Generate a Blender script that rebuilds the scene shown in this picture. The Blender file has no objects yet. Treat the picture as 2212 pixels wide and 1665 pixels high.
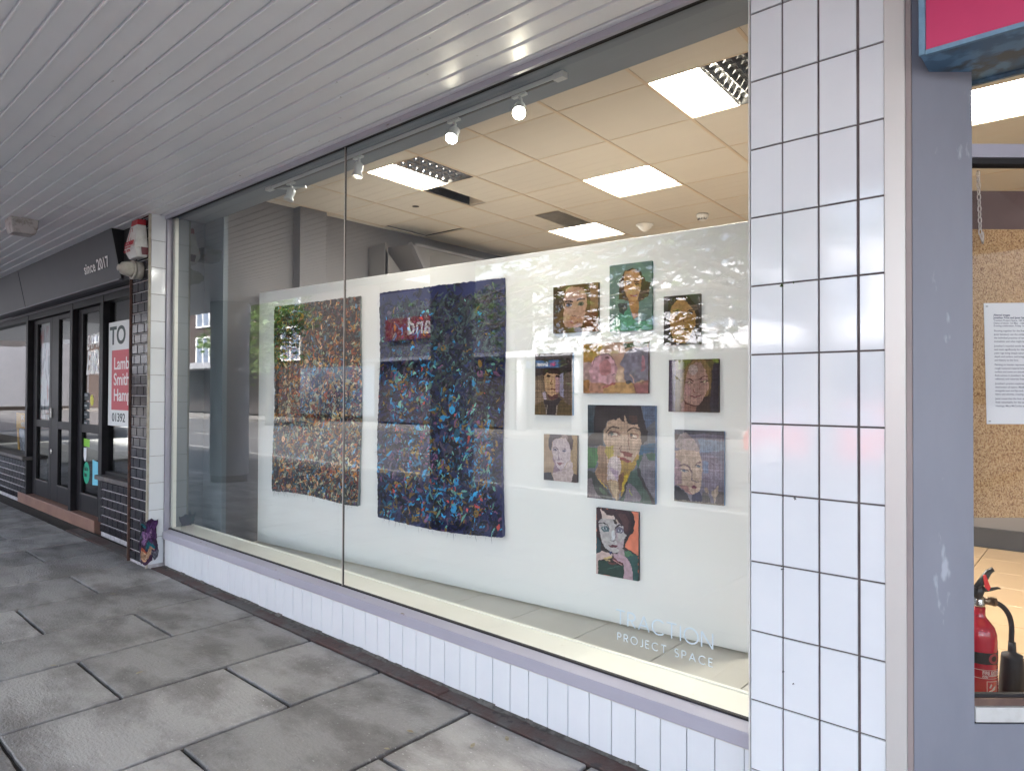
import bpy, bmesh, math, random
import numpy as np
from mathutils import Matrix, Vector
random.seed(7)
R_ = math.radians
scene = bpy.context.scene
col = scene.collection

# ------------------------------------------------------------------ camera
cam_d = bpy.data.cameras.new('camera'); cam = bpy.data.objects.new('camera', cam_d); col.objects.link(cam)
YAW, PITCH, ROLL = 0.7246, 0.0118, 0.0036
CAM = Vector((0.9764, -2.4051, 1.5))
F = Vector((-math.sin(YAW)*math.cos(PITCH), math.cos(YAW)*math.cos(PITCH), math.sin(PITCH)))
RR = Vector((math.cos(YAW), math.sin(YAW), 0)); UU = RR.cross(F)
R2 = RR*math.cos(ROLL)+UU*math.sin(ROLL); U2 = -RR*math.sin(ROLL)+UU*math.cos(ROLL)
m = Matrix(((R2.x, U2.x, -F.x, CAM.x), (R2.y, U2.y, -F.y, CAM.y), (R2.z, U2.z, -F.z, CAM.z), (0, 0, 0, 1)))
cam.matrix_world = m
cam_d.sensor_width = 36; cam_d.lens = 1451.4/2212*36; cam_d.clip_start = 0.05; cam_d.clip_end = 800
scene.camera = cam

# ------------------------------------------------------------------ world, sun, exposure
SUN_EL, SUN_AZ = 52, 12          # the sun stands behind the shops, the arcade lies in open shade
w = bpy.data.worlds.new('World'); scene.world = w; w.use_nodes = True
nt = w.node_tree; bg = nt.nodes['Background']
sky = nt.nodes.new('ShaderNodeTexSky'); sky.sky_type = 'NISHITA'; sky.sun_disc = False
sky.sun_elevation = R_(SUN_EL); sky.sun_rotation = R_(SUN_AZ); sky.air_density = 1.0; sky.dust_density = 4.0; sky.ozone_density = 1.0
hs = nt.nodes.new('ShaderNodeHueSaturation'); hs.inputs['Saturation'].default_value = 0.62
nt.links.new(sky.outputs[0], hs.inputs['Color']); nt.links.new(hs.outputs[0], bg.inputs[0]); bg.inputs[1].default_value = 0.15
sd = bpy.data.lights.new('sun', 'SUN'); sd.energy = 4.2; sd.angle = R_(10); sd.color = (1, .96, .9)
so = bpy.data.objects.new('sun', sd); col.objects.link(so)
az = R_(SUN_AZ); el = R_(SUN_EL)
sdir = Vector((math.sin(az)*math.cos(el), math.cos(az)*math.cos(el), math.sin(el)))
so.rotation_euler = sdir.to_track_quat('Z', 'Y').to_euler(); so.location = (0, 0, 30)
vs = scene.view_settings; vs.view_transform = 'Standard'; vs.look = 'None'; vs.exposure = 2.98; vs.gamma = 1; vs.use_curve_mapping = False
scene.cycles.use_denoising = True; scene.cycles.max_bounces = 10; scene.cycles.diffuse_bounces = 5; scene.cycles.transparent_max_bounces = 16
scene.cycles.sample_clamp_indirect = 6; scene.cycles.caustics_reflective = False; scene.cycles.caustics_refractive = False

# ------------------------------------------------------------------ materials
def lin(c):
    return tuple((x/12.92 if x <= .04045 else ((x+.055)/1.055)**2.4) for x in c)
def mat(name, c, rough=.6, metal=0, c2=None, nscale=4, ndet=6, contrast=(.35, .65), bump=0, bscale=60, coat=0, spec=.5, tone=False,
        stretch=None, c3=None, n3=40, t3=(.62, .68), roughvar=0):
    m = bpy.data.materials.new(name); m.use_nodes = True
    n = m.node_tree.nodes; l = m.node_tree.links; b = n['Principled BSDF']
    b.inputs['Roughness'].default_value = rough; b.inputs['Metallic'].default_value = metal
    b.inputs['Coat Weight'].default_value = coat; b.inputs['Coat Roughness'].default_value = .05
    b.inputs['Specular IOR Level'].default_value = spec
    tc = n.new('ShaderNodeTexCoord'); src = tc.outputs['Object']
    if stretch:
        mp = n.new('ShaderNodeMapping'); mp.inputs['Scale'].default_value = stretch; l.new(src, mp.inputs[0]); src = mp.outputs[0]
    out = None
    if c2 or c3 or tone or roughvar:
        rgb = n.new('ShaderNodeRGB'); rgb.outputs[0].default_value = (*c, 1); out = rgb.outputs[0]
    if c2:
        no = n.new('ShaderNodeTexNoise'); no.inputs['Scale'].default_value = nscale; no.inputs['Detail'].default_value = ndet
        no.inputs['Roughness'].default_value = .62
        l.new(src, no.inputs['Vector'])
        rp = n.new('ShaderNodeValToRGB'); rp.color_ramp.elements[0].position = contrast[0]; rp.color_ramp.elements[1].position = contrast[1]
        l.new(no.outputs[0], rp.inputs[0])
        mx = n.new('ShaderNodeMix'); mx.data_type = 'RGBA'; l.new(rp.outputs[0], mx.inputs[0]); l.new(out, mx.inputs[6]); mx.inputs[7].default_value = (*c2, 1)
        out = mx.outputs[2]
    if c3:
        no = n.new('ShaderNodeTexNoise'); no.inputs['Scale'].default_value = n3; no.inputs['Detail'].default_value = 4
        l.new(src, no.inputs['Vector'])
        rp = n.new('ShaderNodeValToRGB'); rp.color_ramp.elements[0].position = t3[0]; rp.color_ramp.elements[1].position = t3[1]
        l.new(no.outputs[0], rp.inputs[0])
        mx = n.new('ShaderNodeMix'); mx.data_type = 'RGBA'; l.new(rp.outputs[0], mx.inputs[0]); l.new(out, mx.inputs[6]); mx.inputs[7].default_value = (*c3, 1)
        out = mx.outputs[2]
    if tone:
        at = n.new('ShaderNodeAttribute'); at.attribute_name = 'Tone'
        mx = n.new('ShaderNodeMix'); mx.data_type = 'RGBA'; mx.blend_type = 'MULTIPLY'; mx.inputs[0].default_value = 1
        l.new(out, mx.inputs[6]); l.new(at.outputs[0], mx.inputs[7]); out = mx.outputs[2]
    if out: l.new(out, b.inputs['Base Color'])
    else: b.inputs['Base Color'].default_value = (*c, 1)
    if roughvar:
        no = n.new('ShaderNodeTexNoise'); no.inputs['Scale'].default_value = 2.2; no.inputs['Detail'].default_value = 6; l.new(src, no.inputs['Vector'])
        mr = n.new('ShaderNodeMapRange'); mr.inputs[1].default_value = .35; mr.inputs[2].default_value = .65
        mr.inputs[3].default_value = rough-roughvar; mr.inputs[4].default_value = rough+roughvar
        l.new(no.outputs[0], mr.inputs[0]); l.new(mr.outputs[0], b.inputs['Roughness'])
    if bump:
        no = n.new('ShaderNodeTexNoise'); no.inputs['Scale'].default_value = bscale; no.inputs['Detail'].default_value = 5; l.new(src, no.inputs['Vector'])
        bp = n.new('ShaderNodeBump'); bp.inputs['Strength'].default_value = bump; bp.inputs['Distance'].default_value = .01
        l.new(no.outputs[0], bp.inputs['Height']); l.new(bp.outputs[0], b.inputs['Normal'])
    return m
def attr_mat(name, rough=.85, weave=0, wscale=700, gain=1.0):
    m = bpy.data.materials.new(name); m.use_nodes = True
    n = m.node_tree.nodes; l = m.node_tree.links; b = n['Principled BSDF']
    at = n.new('ShaderNodeAttribute'); at.attribute_name = 'Col'; b.inputs['Roughness'].default_value = rough
    l.new(at.outputs[0], b.inputs['Base Color']); b.inputs['Specular IOR Level'].default_value = .25
    if weave:
        tc = n.new('ShaderNodeTexCoord'); no = n.new('ShaderNodeTexNoise'); no.inputs['Scale'].default_value = wscale
        l.new(tc.outputs['Object'], no.inputs['Vector']); bp = n.new('ShaderNodeBump'); bp.inputs['Strength'].default_value = weave; bp.inputs['Distance'].default_value = .002
        l.new(no.outputs[0], bp.inputs['Height']); l.new(bp.outputs[0], b.inputs['Normal'])
    return m
def glass_mat(name, tint=(.975, .988, .98), amt=.72, rough=0.0, wave=0.0):
    m = bpy.data.materials.new(name); m.use_nodes = True
    n = m.node_tree.nodes; l = m.node_tree.links; n.clear()
    o = n.new('ShaderNodeOutputMaterial'); mix = n.new('ShaderNodeMixShader'); t = n.new('ShaderNodeBsdfTransparent'); g = n.new('ShaderNodeBsdfGlossy')
    t.inputs[0].default_value = (*tint, 1); g.inputs['Roughness'].default_value = rough; g.inputs[0].default_value = (1, 1, 1, 1)
    fr = n.new('ShaderNodeFresnel'); fr.inputs[0].default_value = 1.52
    a = n.new('ShaderNodeMath'); a.operation = 'MULTIPLY'; a.inputs[1].default_value = 2*amt
    b = n.new('ShaderNodeMath'); b.operation = 'ADD'; b.inputs[1].default_value = 1
    c = n.new('ShaderNodeMath'); c.operation = 'DIVIDE'; c.use_clamp = True
    ge = n.new('ShaderNodeNewGeometry'); iv = n.new('ShaderNodeMath'); iv.operation = 'SUBTRACT'; iv.inputs[0].default_value = 1; l.new(ge.outputs['Backfacing'], iv.inputs[1])
    fm = n.new('ShaderNodeMath'); fm.operation = 'MULTIPLY'; l.new(iv.outputs[0], fm.inputs[1])
    l.new(fr.outputs[0], a.inputs[0]); l.new(fr.outputs[0], b.inputs[0]); l.new(a.outputs[0], c.inputs[0]); l.new(b.outputs[0], c.inputs[1])
    if wave:
        tc = n.new('ShaderNodeTexCoord'); no = n.new('ShaderNodeTexNoise'); no.inputs['Scale'].default_value = .9; no.inputs['Detail'].default_value = 1
        bp = n.new('ShaderNodeBump'); bp.inputs['Strength'].default_value = wave; bp.inputs['Distance'].default_value = .01
        l.new(tc.outputs['Object'], no.inputs['Vector']); l.new(no.outputs[0], bp.inputs['Height']); l.new(bp.outputs[0], g.inputs['Normal'])
    l.new(c.outputs[0], fm.inputs[0]); l.new(fm.outputs[0], mix.inputs[0]); l.new(t.outputs[0], mix.inputs[1]); l.new(g.outputs[0], mix.inputs[2]); l.new(mix.outputs[0], o.inputs[0])
    return m
def emit(name, c, s):
    m = bpy.data.materials.new(name); m.use_nodes = True; n = m.node_tree.nodes; n.clear()
    o = n.new('ShaderNodeOutputMaterial'); e = n.new('ShaderNodeEmission'); e.inputs[0].default_value = (*c, 1); e.inputs[1].default_value = s
    m.node_tree.links.new(e.outputs[0], o.inputs[0]); return m

M = {}
M['soffit'] = mat('soffit_paint', (.87, .875, .90), .34, c2=(.83, .835, .86), nscale=1.3, bump=.02, bscale=6, c3=(.34, .31, .29), n3=17, t3=(.72, .78))
M['tile'] = mat('white_glazed_tile', (.77, .795, .83), .09, c2=(.73, .76, .80), nscale=3, bump=.03, bscale=14, coat=.3)
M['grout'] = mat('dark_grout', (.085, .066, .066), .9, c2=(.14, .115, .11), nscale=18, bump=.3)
M['blacktile'] = mat('black_glazed_tile', (.014, .012, .016), .16, c2=(.022, .02, .026), nscale=5, bump=.04, bscale=14, spec=.3, tone=True)
M['lightgrout'] = mat('pale_grout', (.55, .53, .55), .9, c2=(.33, .31, .32), nscale=20)
M['slab'] = mat('paving_stone', (.285, .273, .268), .66, c2=(.165, .154, .15), nscale=2.6, ndet=12, contrast=(.44, .60), bump=.9, bscale=48, tone=True, c3=(.40, .385, .375), n3=70, t3=(.66, .70), stretch=(.8, 1.5, 1), roughvar=.25, spec=.4)
M['joint'] = mat('joint_dirt', (.018, .014, .012), .95, c2=(.045, .036, .03), nscale=30, bump=.5)
M['border'] = mat('red_sandstone_edge', (.085, .046, .04), .75, c2=(.10, .09, .085), nscale=3.2, ndet=10, contrast=(.42, .58), bump=.5, bscale=60, c3=(.05, .04, .04), n3=20, t3=(.58, .68))
M['lilac'] = mat('lilac_painted_metal', (.42, .41, .48), .42, c2=(.36, .35, .42), nscale=3, c3=(.22, .17, .15), n3=34, t3=(.70, .73), stretch=(.35, 1, 1), bump=.05)
M['alu'] = mat('brushed_aluminium', (.66, .64, .61), .4, .25, c2=(.60, .58, .56), nscale=2, stretch=(1, 1, .2), bump=.03)
M['taupe'] = mat('taupe_edge', (.34, .28, .27), .5, c2=(.28, .24, .24), nscale=4)
M['greyblue'] = mat('blue_grey_paint', (.265, .275, .325), .5, c2=(.22, .23, .275), nscale=2.5, ndet=8, bump=.05, bscale=30, c3=(.42, .44, .50), n3=14, t3=(.66, .71), stretch=(1, 1, .35))
M['pink'] = mat('pink_sign_panel', (.60, .035, .14), .45, c2=(.54, .03, .13), nscale=2)
M['blue'] = mat('worn_blue_paint', (.09, .20, .33), .55, c2=(.10, .13, .15), nscale=7, ndet=10, contrast=(.46, .6), bump=.35, bscale=30, c3=(.16, .32, .5), n3=16, t3=(.5, .6))
M['bluedge'] = mat('pale_blue_edge', (.20, .36, .5), .5, c2=(.12, .24, .36), nscale=15)
M['fascia'] = mat('charcoal_fascia', (.036, .036, .046), .45, c2=(.03, .03, .04), nscale=2)
M['fasedge'] = mat('fascia_edge', (.13, .13, .15), .4)
M['blackpaint'] = mat('black_gloss_paint', (.012, .011, .014), .42, c2=(.02, .019, .022), nscale=5, bump=.06, bscale=20, spec=.25)
M['step'] = mat('brown_painted_step', (.20, .105, .085), .55, c2=(.26, .15, .11), nscale=4, bump=.1)
M['sill'] = mat('painted_sill', (.10, .09, .09), .6, c2=(.18, .15, .13), nscale=9, contrast=(.5, .7), bump=.15)
M['ceil'] = mat('cream_ceiling_tile', (.56, .535, .485), .85, c2=(.53, .505, .46), nscale=2, bump=.05, bscale=150, tone=True)
M['tbar'] = mat('ceiling_rail', (.52, .43, .33), .6)
M['beam'] = mat('grey_beam_paint', (.23, .26, .30), .6, c2=(.20, .235, .275), nscale=2)
M['darkwall'] = mat('dark_grey_wall', (.105, .10, .105), .75, c2=(.085, .082, .088), nscale=1.5, bump=.03)
M['darkwall2'] = mat('charcoal_boxing', (.085, .08, .078), .75, c2=(.07, .065, .066), nscale=2)
M['bluewall'] = mat('slate_reveal', (.12, .15, .175), .6, c2=(.11, .135, .16), nscale=2)
M['panel'] = mat('white_display_board', (.83, .845, .85), .55, c2=(.805, .82, .825), nscale=.8, bump=.02, bscale=3)
M['ledge'] = mat('cream_sill', (.78, .775, .72), .35, c2=(.74, .735, .68), nscale=3, c3=(.45, .40, .30), n3=30, t3=(.74, .77))
M['lip'] = mat('cream_lip', (.82, .82, .76), .4)
M['floor'] = mat('beige_floor_tile', (.54, .53, .49), .28, c2=(.50, .49, .45), nscale=3, tone=True)
M['warmfloor'] = mat('warm_lit_floor_tile', (.44, .31, .19), .3, c2=(.40, .28, .17), nscale=3, tone=True)  # floor tile with the warm lamplight mixed into its colour
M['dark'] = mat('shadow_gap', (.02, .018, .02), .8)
M['black'] = mat('black_plastic', (.018, .018, .02), .4)
M['white'] = mat('white_plastic', (.62, .62, .60), .4, c2=(.50, .49, .46), nscale=12, contrast=(.5, .7))
M['spotbody'] = mat('white_spot_enamel', (.55, .58, .58), .35)
M['cream'] = mat('aged_cream_plastic', (.46, .44, .39), .45, c2=(.36, .34, .29), nscale=14, contrast=(.45, .65), bump=.05)
M['redpl'] = mat('red_plastic', (.36, .02, .03), .35)
M['maroon'] = mat('maroon_plastic', (.10, .015, .025), .5)
M['rust'] = mat('rusty_angle', (.14, .07, .05), .8, c2=(.07, .04, .03), nscale=20, bump=.3)
M['render'] = mat('old_cream_render', (.45, .42, .36), .8, c2=(.33, .29, .23), nscale=12, bump=.3)
M['white_paint'] = mat('white_lettering', (.80, .80, .80), .5)
M['skyletter'] = mat('pale_vinyl_letter', (.66, .78, .86), .5)
M['glass'] = glass_mat('window_glass', amt=.80, wave=.0012)
M['glass2'] = glass_mat('shop_glass', tint=(.85, .88, .88), amt=.52, wave=.006)
M['louvre'] = mat('louvre_metal', (.55, .55, .56), .12, 1)
M['cavity'] = mat('luminaire_cavity', (.10, .10, .10), .5)
M['lit'] = emit('lit_tube_light', (1, .90, .72), 9.0)
M['lit2'] = emit('lit_tube_core', (1, .9, .72), 10.0)
M['asphalt'] = mat('asphalt', (.07, .07, .074), .8, c2=(.058, .058, .062), nscale=3, bump=.3, bscale=120)
M['conc'] = mat('concrete_paving', (.17, .165, .16), .75, c2=(.13, .125, .12), nscale=2)
M['wbuild'] = mat('white_render', (.74, .75, .78), .7, c2=(.70, .71, .75), nscale=.6)
M['gbuild'] = mat('grey_cladding', (.30, .31, .34), .6, c2=(.27, .28, .31), nscale=.6)
M['brick'] = mat('red_brick', (.045, .028, .024), .85, c2=(.035, .02, .017), nscale=6)
M['wglass'] = mat('sky_tinted_pane', (.16, .20, .27), .05, coat=.5)  # pane colour lightened to carry the reflected sky
M['shopdark'] = mat('shop_interior', (.028, .026, .028), .6, c2=(.06, .052, .052), nscale=1.2)
M['colpaint'] = mat('grey_column_paint', (.30, .32, .35), .45, c2=(.27, .29, .32), nscale=2)
M['colbase'] = mat('dark_column_base', (.10, .11, .12), .6)
M['bark'] = mat('plane_bark', (.11, .085, .06), .9, c2=(.2, .17, .12), nscale=6, bump=.4, bscale=20)
M['wood'] = mat('backing_board', (.5, .45, .38), .8)

# ------------------------------------------------------------------ mesh helpers
class MB:
    def __init__(s): s.v = []; s.f = []; s.t = []; s.sm = []
    def add(s, vs_, fs, tone=1.0, smooth=False):
        b = len(s.v); s.v += [tuple(x) for x in vs_]
        for f in fs: s.f.append([b+i for i in f]); s.t.append(tone); s.sm.append(smooth)
        return s
    def box(s, x0, x1, y0, y1, z0, z1, tone=1.0, M_=None):
        p = [(x, y, z) for x in (x0, x1) for y in (y0, y1) for z in (z0, z1)]
        if M_ is not None: p = [M_ @ Vector(q) for q in p]
        return s.add(p, [(0, 1, 3, 2), (4, 6, 7, 5), (0, 4, 5, 1), (2, 3, 7, 6), (0, 2, 6, 4), (1, 5, 7, 3)], tone)
    def bevbox(s, x0, x1, y0, y1, z0, z1, b, face='y-', tone=1.0, M_=None):
        # a tile: bevelled rim round its show face
        def pt(x, y, z):
            q = Vector((x, y, z)); return (M_ @ q) if M_ is not None else q
        if face == 'y-':
            A = [pt(x0, y1, z0), pt(x1, y1, z0), pt(x1, y1, z1), pt(x0, y1, z1)]
            B = [pt(x0, y0+b, z0), pt(x1, y0+b, z0), pt(x1, y0+b, z1), pt(x0, y0+b, z1)]
            C_ = [pt(x0+b, y0, z0+b), pt(x1-b, y0, z0+b), pt(x1-b, y0, z1-b), pt(x0+b, y0, z1-b)]
        elif face == 'x+':
            A = [pt(x0, y0, z0), pt(x0, y1, z0), pt(x0, y1, z1), pt(x0, y0, z1)]
            B = [pt(x1-b, y0, z0), pt(x1-b, y1, z0), pt(x1-b, y1, z1), pt(x1-b, y0, z1)]
            C_ = [pt(x1, y0+b, z0+b), pt(x1, y1-b, z0+b), pt(x1, y1-b, z1-b), pt(x1, y0+b, z1-b)]
        elif face == 'z+':
            A = [pt(x0, y0, z0), pt(x1, y0, z0), pt(x1, y1, z0), pt(x0, y1, z0)]
            B = [pt(x0, y0, z1-b), pt(x1, y0, z1-b), pt(x1, y1, z1-b), pt(x0, y1, z1-b)]
            C_ = [pt(x0+b, y0+b, z1), pt(x1-b, y0+b, z1), pt(x1-b, y1-b, z1), pt(x0+b, y1-b, z1)]
        elif face == 'z-':
            A = [pt(x0, y0, z1), pt(x0, y1, z1), pt(x1, y1, z1), pt(x1, y0, z1)]
            B = [pt(x0, y0, z0+b), pt(x0, y1, z0+b), pt(x1, y1, z0+b), pt(x1, y0, z0+b)]
            C_ = [pt(x0+b*.6, y0+b*.6, z0), pt(x0+b*.6, y1-b*.6, z0), pt(x1-b*.6, y1-b*.6, z0), pt(x1-b*.6, y0+b*.6, z0)]
        fs = []
        for i in range(4):
            j = (i+1) % 4; fs += [(i, j, 4+j, 4+i), (4+i, 4+j, 8+j, 8+i)]
        fs += [(8, 9, 10, 11), (3, 2, 1, 0)]
        return s.add(A+B+C_, fs, tone)
    def quad(s, *p, tone=1.0): return s.add(p, [tuple(range(len(p)))], tone)
    def prism(s, pts, ext, tone=1.0):
        n = len(pts); e = Vector(ext); a = [Vector(p) for p in pts]; b = [p+e for p in a]
        fs = [tuple(range(n))[::-1], tuple(range(n, 2*n))]+[(i, (i+1) % n, n+(i+1) % n, n+i) for i in range(n)]
        return s.add(a+b, fs, tone)
    def tube(s, path, rad, n=10, smooth=True, cap=True):
        path = [Vector(p) for p in path]; k = len(path)
        rad = rad if isinstance(rad, (list, tuple)) else [rad]*k
        base = len(s.v); up = None
        for i, p in enumerate(path):
            d = (path[min(i+1, k-1)]-path[max(i-1, 0)]).normalized()
            if up is None: up = Vector((0, 0, 1)) if abs(d.z) < .9 else Vector((1, 0, 0))
            a = d.cross(up).normalized(); up = a.cross(d).normalized()
            for j in range(n):
                t = 2*math.pi*j/n; s.v.append(tuple(p+(a*math.cos(t)+up*math.sin(t))*rad[i]))
        for i in range(k-1):
            for j in range(n):
                q = (j+1) % n; s.f.append([base+i*n+j, base+i*n+q, base+(i+1)*n+q, base+(i+1)*n+j]); s.t.append(1.0); s.sm.append(smooth)
        if cap:
            s.f.append([base+j for j in range(n)][::-1]); s.t.append(1.0); s.sm.append(False)
            s.f.append([base+(k-1)*n+j for j in range(n)]); s.t.append(1.0); s.sm.append(False)
        return s
    def lathe(s, prof, org, axis=(0, 0, 1), n=32, smooth=True):
        ax = Vector(axis).normalized(); path = [Vector(org)+ax*h for r, h in prof]
        a = ax.cross(Vector((0, 0, 1)) if abs(ax.z) < .9 else Vector((1, 0, 0))).normalized(); b = ax.cross(a)
        base = len(s.v)
        for (r, h), p in zip(prof, path):
            for j in range(n):
                t = 2*math.pi*j/n; s.v.append(tuple(p+(a*math.cos(t)+b*math.sin(t))*r))
        for i in range(len(prof)-1):
            for j in range(n):
                q = (j+1) % n; s.f.append([base+i*n+j, base+i*n+q, base+(i+1)*n+q, base+(i+1)*n+j]); s.t.append(1.0); s.sm.append(smooth)
        return s
    def build(s, name, m, parent=None, bevel=0):
        me = bpy.data.meshes.new(name); me.from_pydata(s.v, [], s.f); me.materials.append(m)
        if any(t != 1.0 for t in s.t):
            ca = me.color_attributes.new('Tone', 'FLOAT_COLOR', 'CORNER'); d = np.ones((len(me.loops), 4), np.float32)
            i = 0
            for f, t in zip(s.f, s.t):
                k = len(f); d[i:i+k, :3] = t; i += k
            ca.data.foreach_set('color', d.ravel())
        elif m.node_tree.nodes.get('Attribute') and m.node_tree.nodes['Attribute'].attribute_name == 'Tone':
            ca = me.color_attributes.new('Tone', 'FLOAT_COLOR', 'CORNER'); ca.data.foreach_set('color', np.ones(len(me.loops)*4, np.float32))
        me.polygons.foreach_set('use_smooth', s.sm)
        bm = bmesh.new(); bm.from_mesh(me); bmesh.ops.recalc_face_normals(bm, faces=bm.faces); bm.to_mesh(me); bm.free()
        me.update()
        return link(name, me, parent, bevel)
def link(name, me, parent=None, bevel=0):
    o = bpy.data.objects.new(name, me); col.objects.link(o)
    if parent is not None: setpar(o, parent)
    if bevel:
        b = o.modifiers.new('bevel', 'BEVEL'); b.width = bevel; b.segments = 2; b.limit_method = 'ANGLE'
    return o
def rootloc(p):
    v = Vector(p.location)
    return v
def setpar(o, parent):
    o.parent = parent
    chain = Matrix.Identity(4); q = parent
    # parents are empties (pure translations) or meshes left at the origin of their own parent
    tot = Vector((0, 0, 0))
    while q is not None:
        if q.type == 'EMPTY': tot = tot+Vector(q.location)
        q = q.parent
    o.matrix_parent_inverse = Matrix.Translation(-tot) if parent.type == 'EMPTY' else Matrix.Identity(4)
def tag(o, label=None, cat=None, group=None, kind=None):
    if label: o['label'] = label
    if cat: o['category'] = cat
    if group: o['group'] = group
    if kind: o['kind'] = kind
    return o
def thing(name, label, cat, loc=(0, 0, 0), group=None):
    o = bpy.data.objects.new(name, None); col.objects.link(o); o.location = loc; o.empty_display_size = .1
    return tag(o, label, cat, group)
def struct(name, mb, m, bevel=0): return tag(mb.build(name, m, None, bevel), kind='structure')
def text(name, body, size, org, xdir, updir, m, parent=None, depth=.0008, bold=0, sx=1, fn=None, shear=0, align='LEFT', spacing=1):
    cu = bpy.data.curves.new(name, 'FONT'); cu.body = body; cu.size = size; cu.extrude = depth; cu.offset = bold; cu.shear = shear
    cu.align_x = align; cu.space_character = spacing; cu.resolution_u = 4
    t = bpy.data.objects.new(name, cu); col.objects.link(t); me = bpy.data.meshes.new_from_object(t)
    bpy.data.objects.remove(t); bpy.data.curves.remove(cu)
    n = len(me.vertices); co = np.empty(n*3); me.vertices.foreach_get('co', co); co = co.reshape(-1, 3)
    x = Vector(xdir).normalized(); u = Vector(updir).normalized(); nn = x.cross(u)
    co[:, 0] *= sx
    if fn: co = fn(co)
    else: co = np.outer(co[:, 0], x)+np.outer(co[:, 1], u)+np.outer(co[:, 2], nn)+np.array(org)
    me.vertices.foreach_set('co', co.astype(np.float32).ravel()); me.materials.clear(); me.materials.append(m); me.update()
    return link(name, me, parent)

# ================================================================== THE SETTING
SX0 = -15.0
# ---- pavement: staggered stone slabs with dirt joints
xj = [1.44, .76, .08, -.60, -1.28, -1.965, -2.65, -3.335, -3.975, -4.665, -5.38, -6.05, -6.72, -7.40, -8.08, -8.75, -9.43, -10.1, -10.8, -11.5, -12.2, -12.9, -13.6, -14.3, SX0]
xj = [2.8, 2.12]+xj
pv = MB(); rs = random.Random(3)
# grid mesh with gently uneven slab tops
for i in range(len(xj)-1):
    x1, x0 = xj[i], xj[i+1]
    ph = -.676 if (i % 2 == 1) else -1.19
    ys = [-.14, ph]
    while ys[-1] > -3.3: ys.append(ys[-1]-1.01)
    ys[-1] = -3.22
    if ys[-2] < -3.0: ys.pop(-2)
    for k in range(len(ys)-1):
        t = rs.uniform(.76, 1.22); g = .007+rs.uniform(0, .0035); zt = [rs.uniform(-.0025, .0025) for _ in range(4)]
        a0, a1, b0, b1 = x0+g+.004, x1-g-.004, ys[k+1]+g, ys[k]-g
        n = 10
        jx = [rs.uniform(-.0025, .0025) for _ in range(n*4)]
        outer = [(a0+(a1-a0)*j/n, b0+jx[j], 0) for j in range(n)]+[(a1+jx[n+j], b0+(b1-b0)*j/n, 0) for j in range(n)] + \
                [(a1-(a1-a0)*j/n, b1+jx[2*n+j], 0) for j in range(n)]+[(a0+jx[3*n+j], b1-(b1-b0)*j/n, 0) for j in range(n)]
        cx, cy = (a0+a1)/2, (b0+b1)/2
        def zz(x, y): 
            u = (x-a0)/(a1-a0); v = (y-b0)/(b1-b0)
            return zt[0]*(1-u)*(1-v)+zt[1]*u*(1-v)+zt[2]*u*v+zt[3]*(1-u)*v
        top = [(cx+(x-cx)*.992 if abs(x-cx) > 0 else x, cy+(y-cy)*.99, zz(x, y)) for x, y, _ in outer]
        mid = [(x, y, zz(x, y)-.005) for x, y, _ in outer]; bot = [(x, y, -.03) for x, y, _ in outer]
        N = len(outer)
        fs = [tuple(range(N))]+[(q, (q+1) % N, N+(q+1) % N, N+q) for q in range(N)]+[(N+q, N+(q+1) % N, 2*N+(q+1) % N, 2*N+q) for q in range(N)]
        pv.add(top+mid+bot, fs, t)
pav = struct('pavement', pv, M['slab'])
struct('pavement_joints', MB().box(SX0, 2.8, -3.2, .05, -.06, -.018), M['joint'])
eb = MB(); x = 2.8
while x > -7.0:
    L = rs.uniform(.7, 1.3); eb.bevbox(max(x-L, SX0)+.002, x-.002, -.133, -.004, -.03, rs.uniform(-.002, .003), .004, 'z+', rs.uniform(.8, 1.2)); x -= L
struct('pavement_edge_strip', eb, M['border'])
struct('kerb', MB().box(-60, 40, -3.36, -3.22, -.2, 0), M['conc'], .01)
struct('road', MB().box(-70, 50, -16.0, -3.36, -.5, -.12), M['asphalt'])
rm = MB()
for k in range(24): rm.box(-60+k*4.2, -58+k*4.2, -9.5, -9.38, -.12, -.116)
rm.box(-60, 40, -6.55, -6.43, -.12, -.116)
rm.box(-60, 40, -15.8, -15.7, -.12, -.116)
struct('road_markings', rm, mat('worn_road_paint', (.22, .22, .22), .8))
struct('far_pavement', MB().box(-70, 50, -19.2, -16.0, -.5, 0), M['conc'])
struct('ground', MB().box(-160, 160, -160, 120, -.8, -.5), M['conc'])

# ---- canopy: slab, fascia edge and boarded soffit
struct('canopy', MB().box(SX0-12, 7.0, -3.4, .2, 3.06, 3.42), M['wbuild'])
sf = MB(); sg = MB(); y = -.092
segs = [(SX0-12, -5.444), (-5.437, -4.764), (-4.757, 7.0)]
k = 0
while y > -3.35:
    y0 = y-.11
    for a, b in segs:
        ya = max(y0+.013, -3.395)
        sf.prism([(a, ya, 3.043), (a, ya, 3.0275), (a, ya+.003, 3.0255), (a, ya+.007, 3.0265), (a, ya+.010, 3.030), (a, y-.001, 3.03), (a, y, 3.034), (a, y, 3.043)], (b-a, 0, 0))
        sf.box(a, b, y0, ya, 3.041, 3.045)
    y = y0; k += 1
for a, b in segs: sf.bevbox(a, b, -.078, -.006, 3.03, 3.056, .004, 'z-')
struct('canopy_soffit', sf, M['soffit'])
struct('soffit_joint_shadow', MB().box(-5.447, -5.434, -3.39, -.01, 3.0465, 3.052).box(-4.767, -4.754, -3.39, -.01, 3.0465, 3.052), M['grout'])  # dark strips stand in for the shade inside the board seams
# unseen mass above the arcade, added to block the sun
tag(MB().box(-30, 9, .3, 10, 3.42, 6.2).build('sun_block_mass', M['gbuild']), 'unseen grey block added above the canopy to keep the sun off', 'building')

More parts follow.
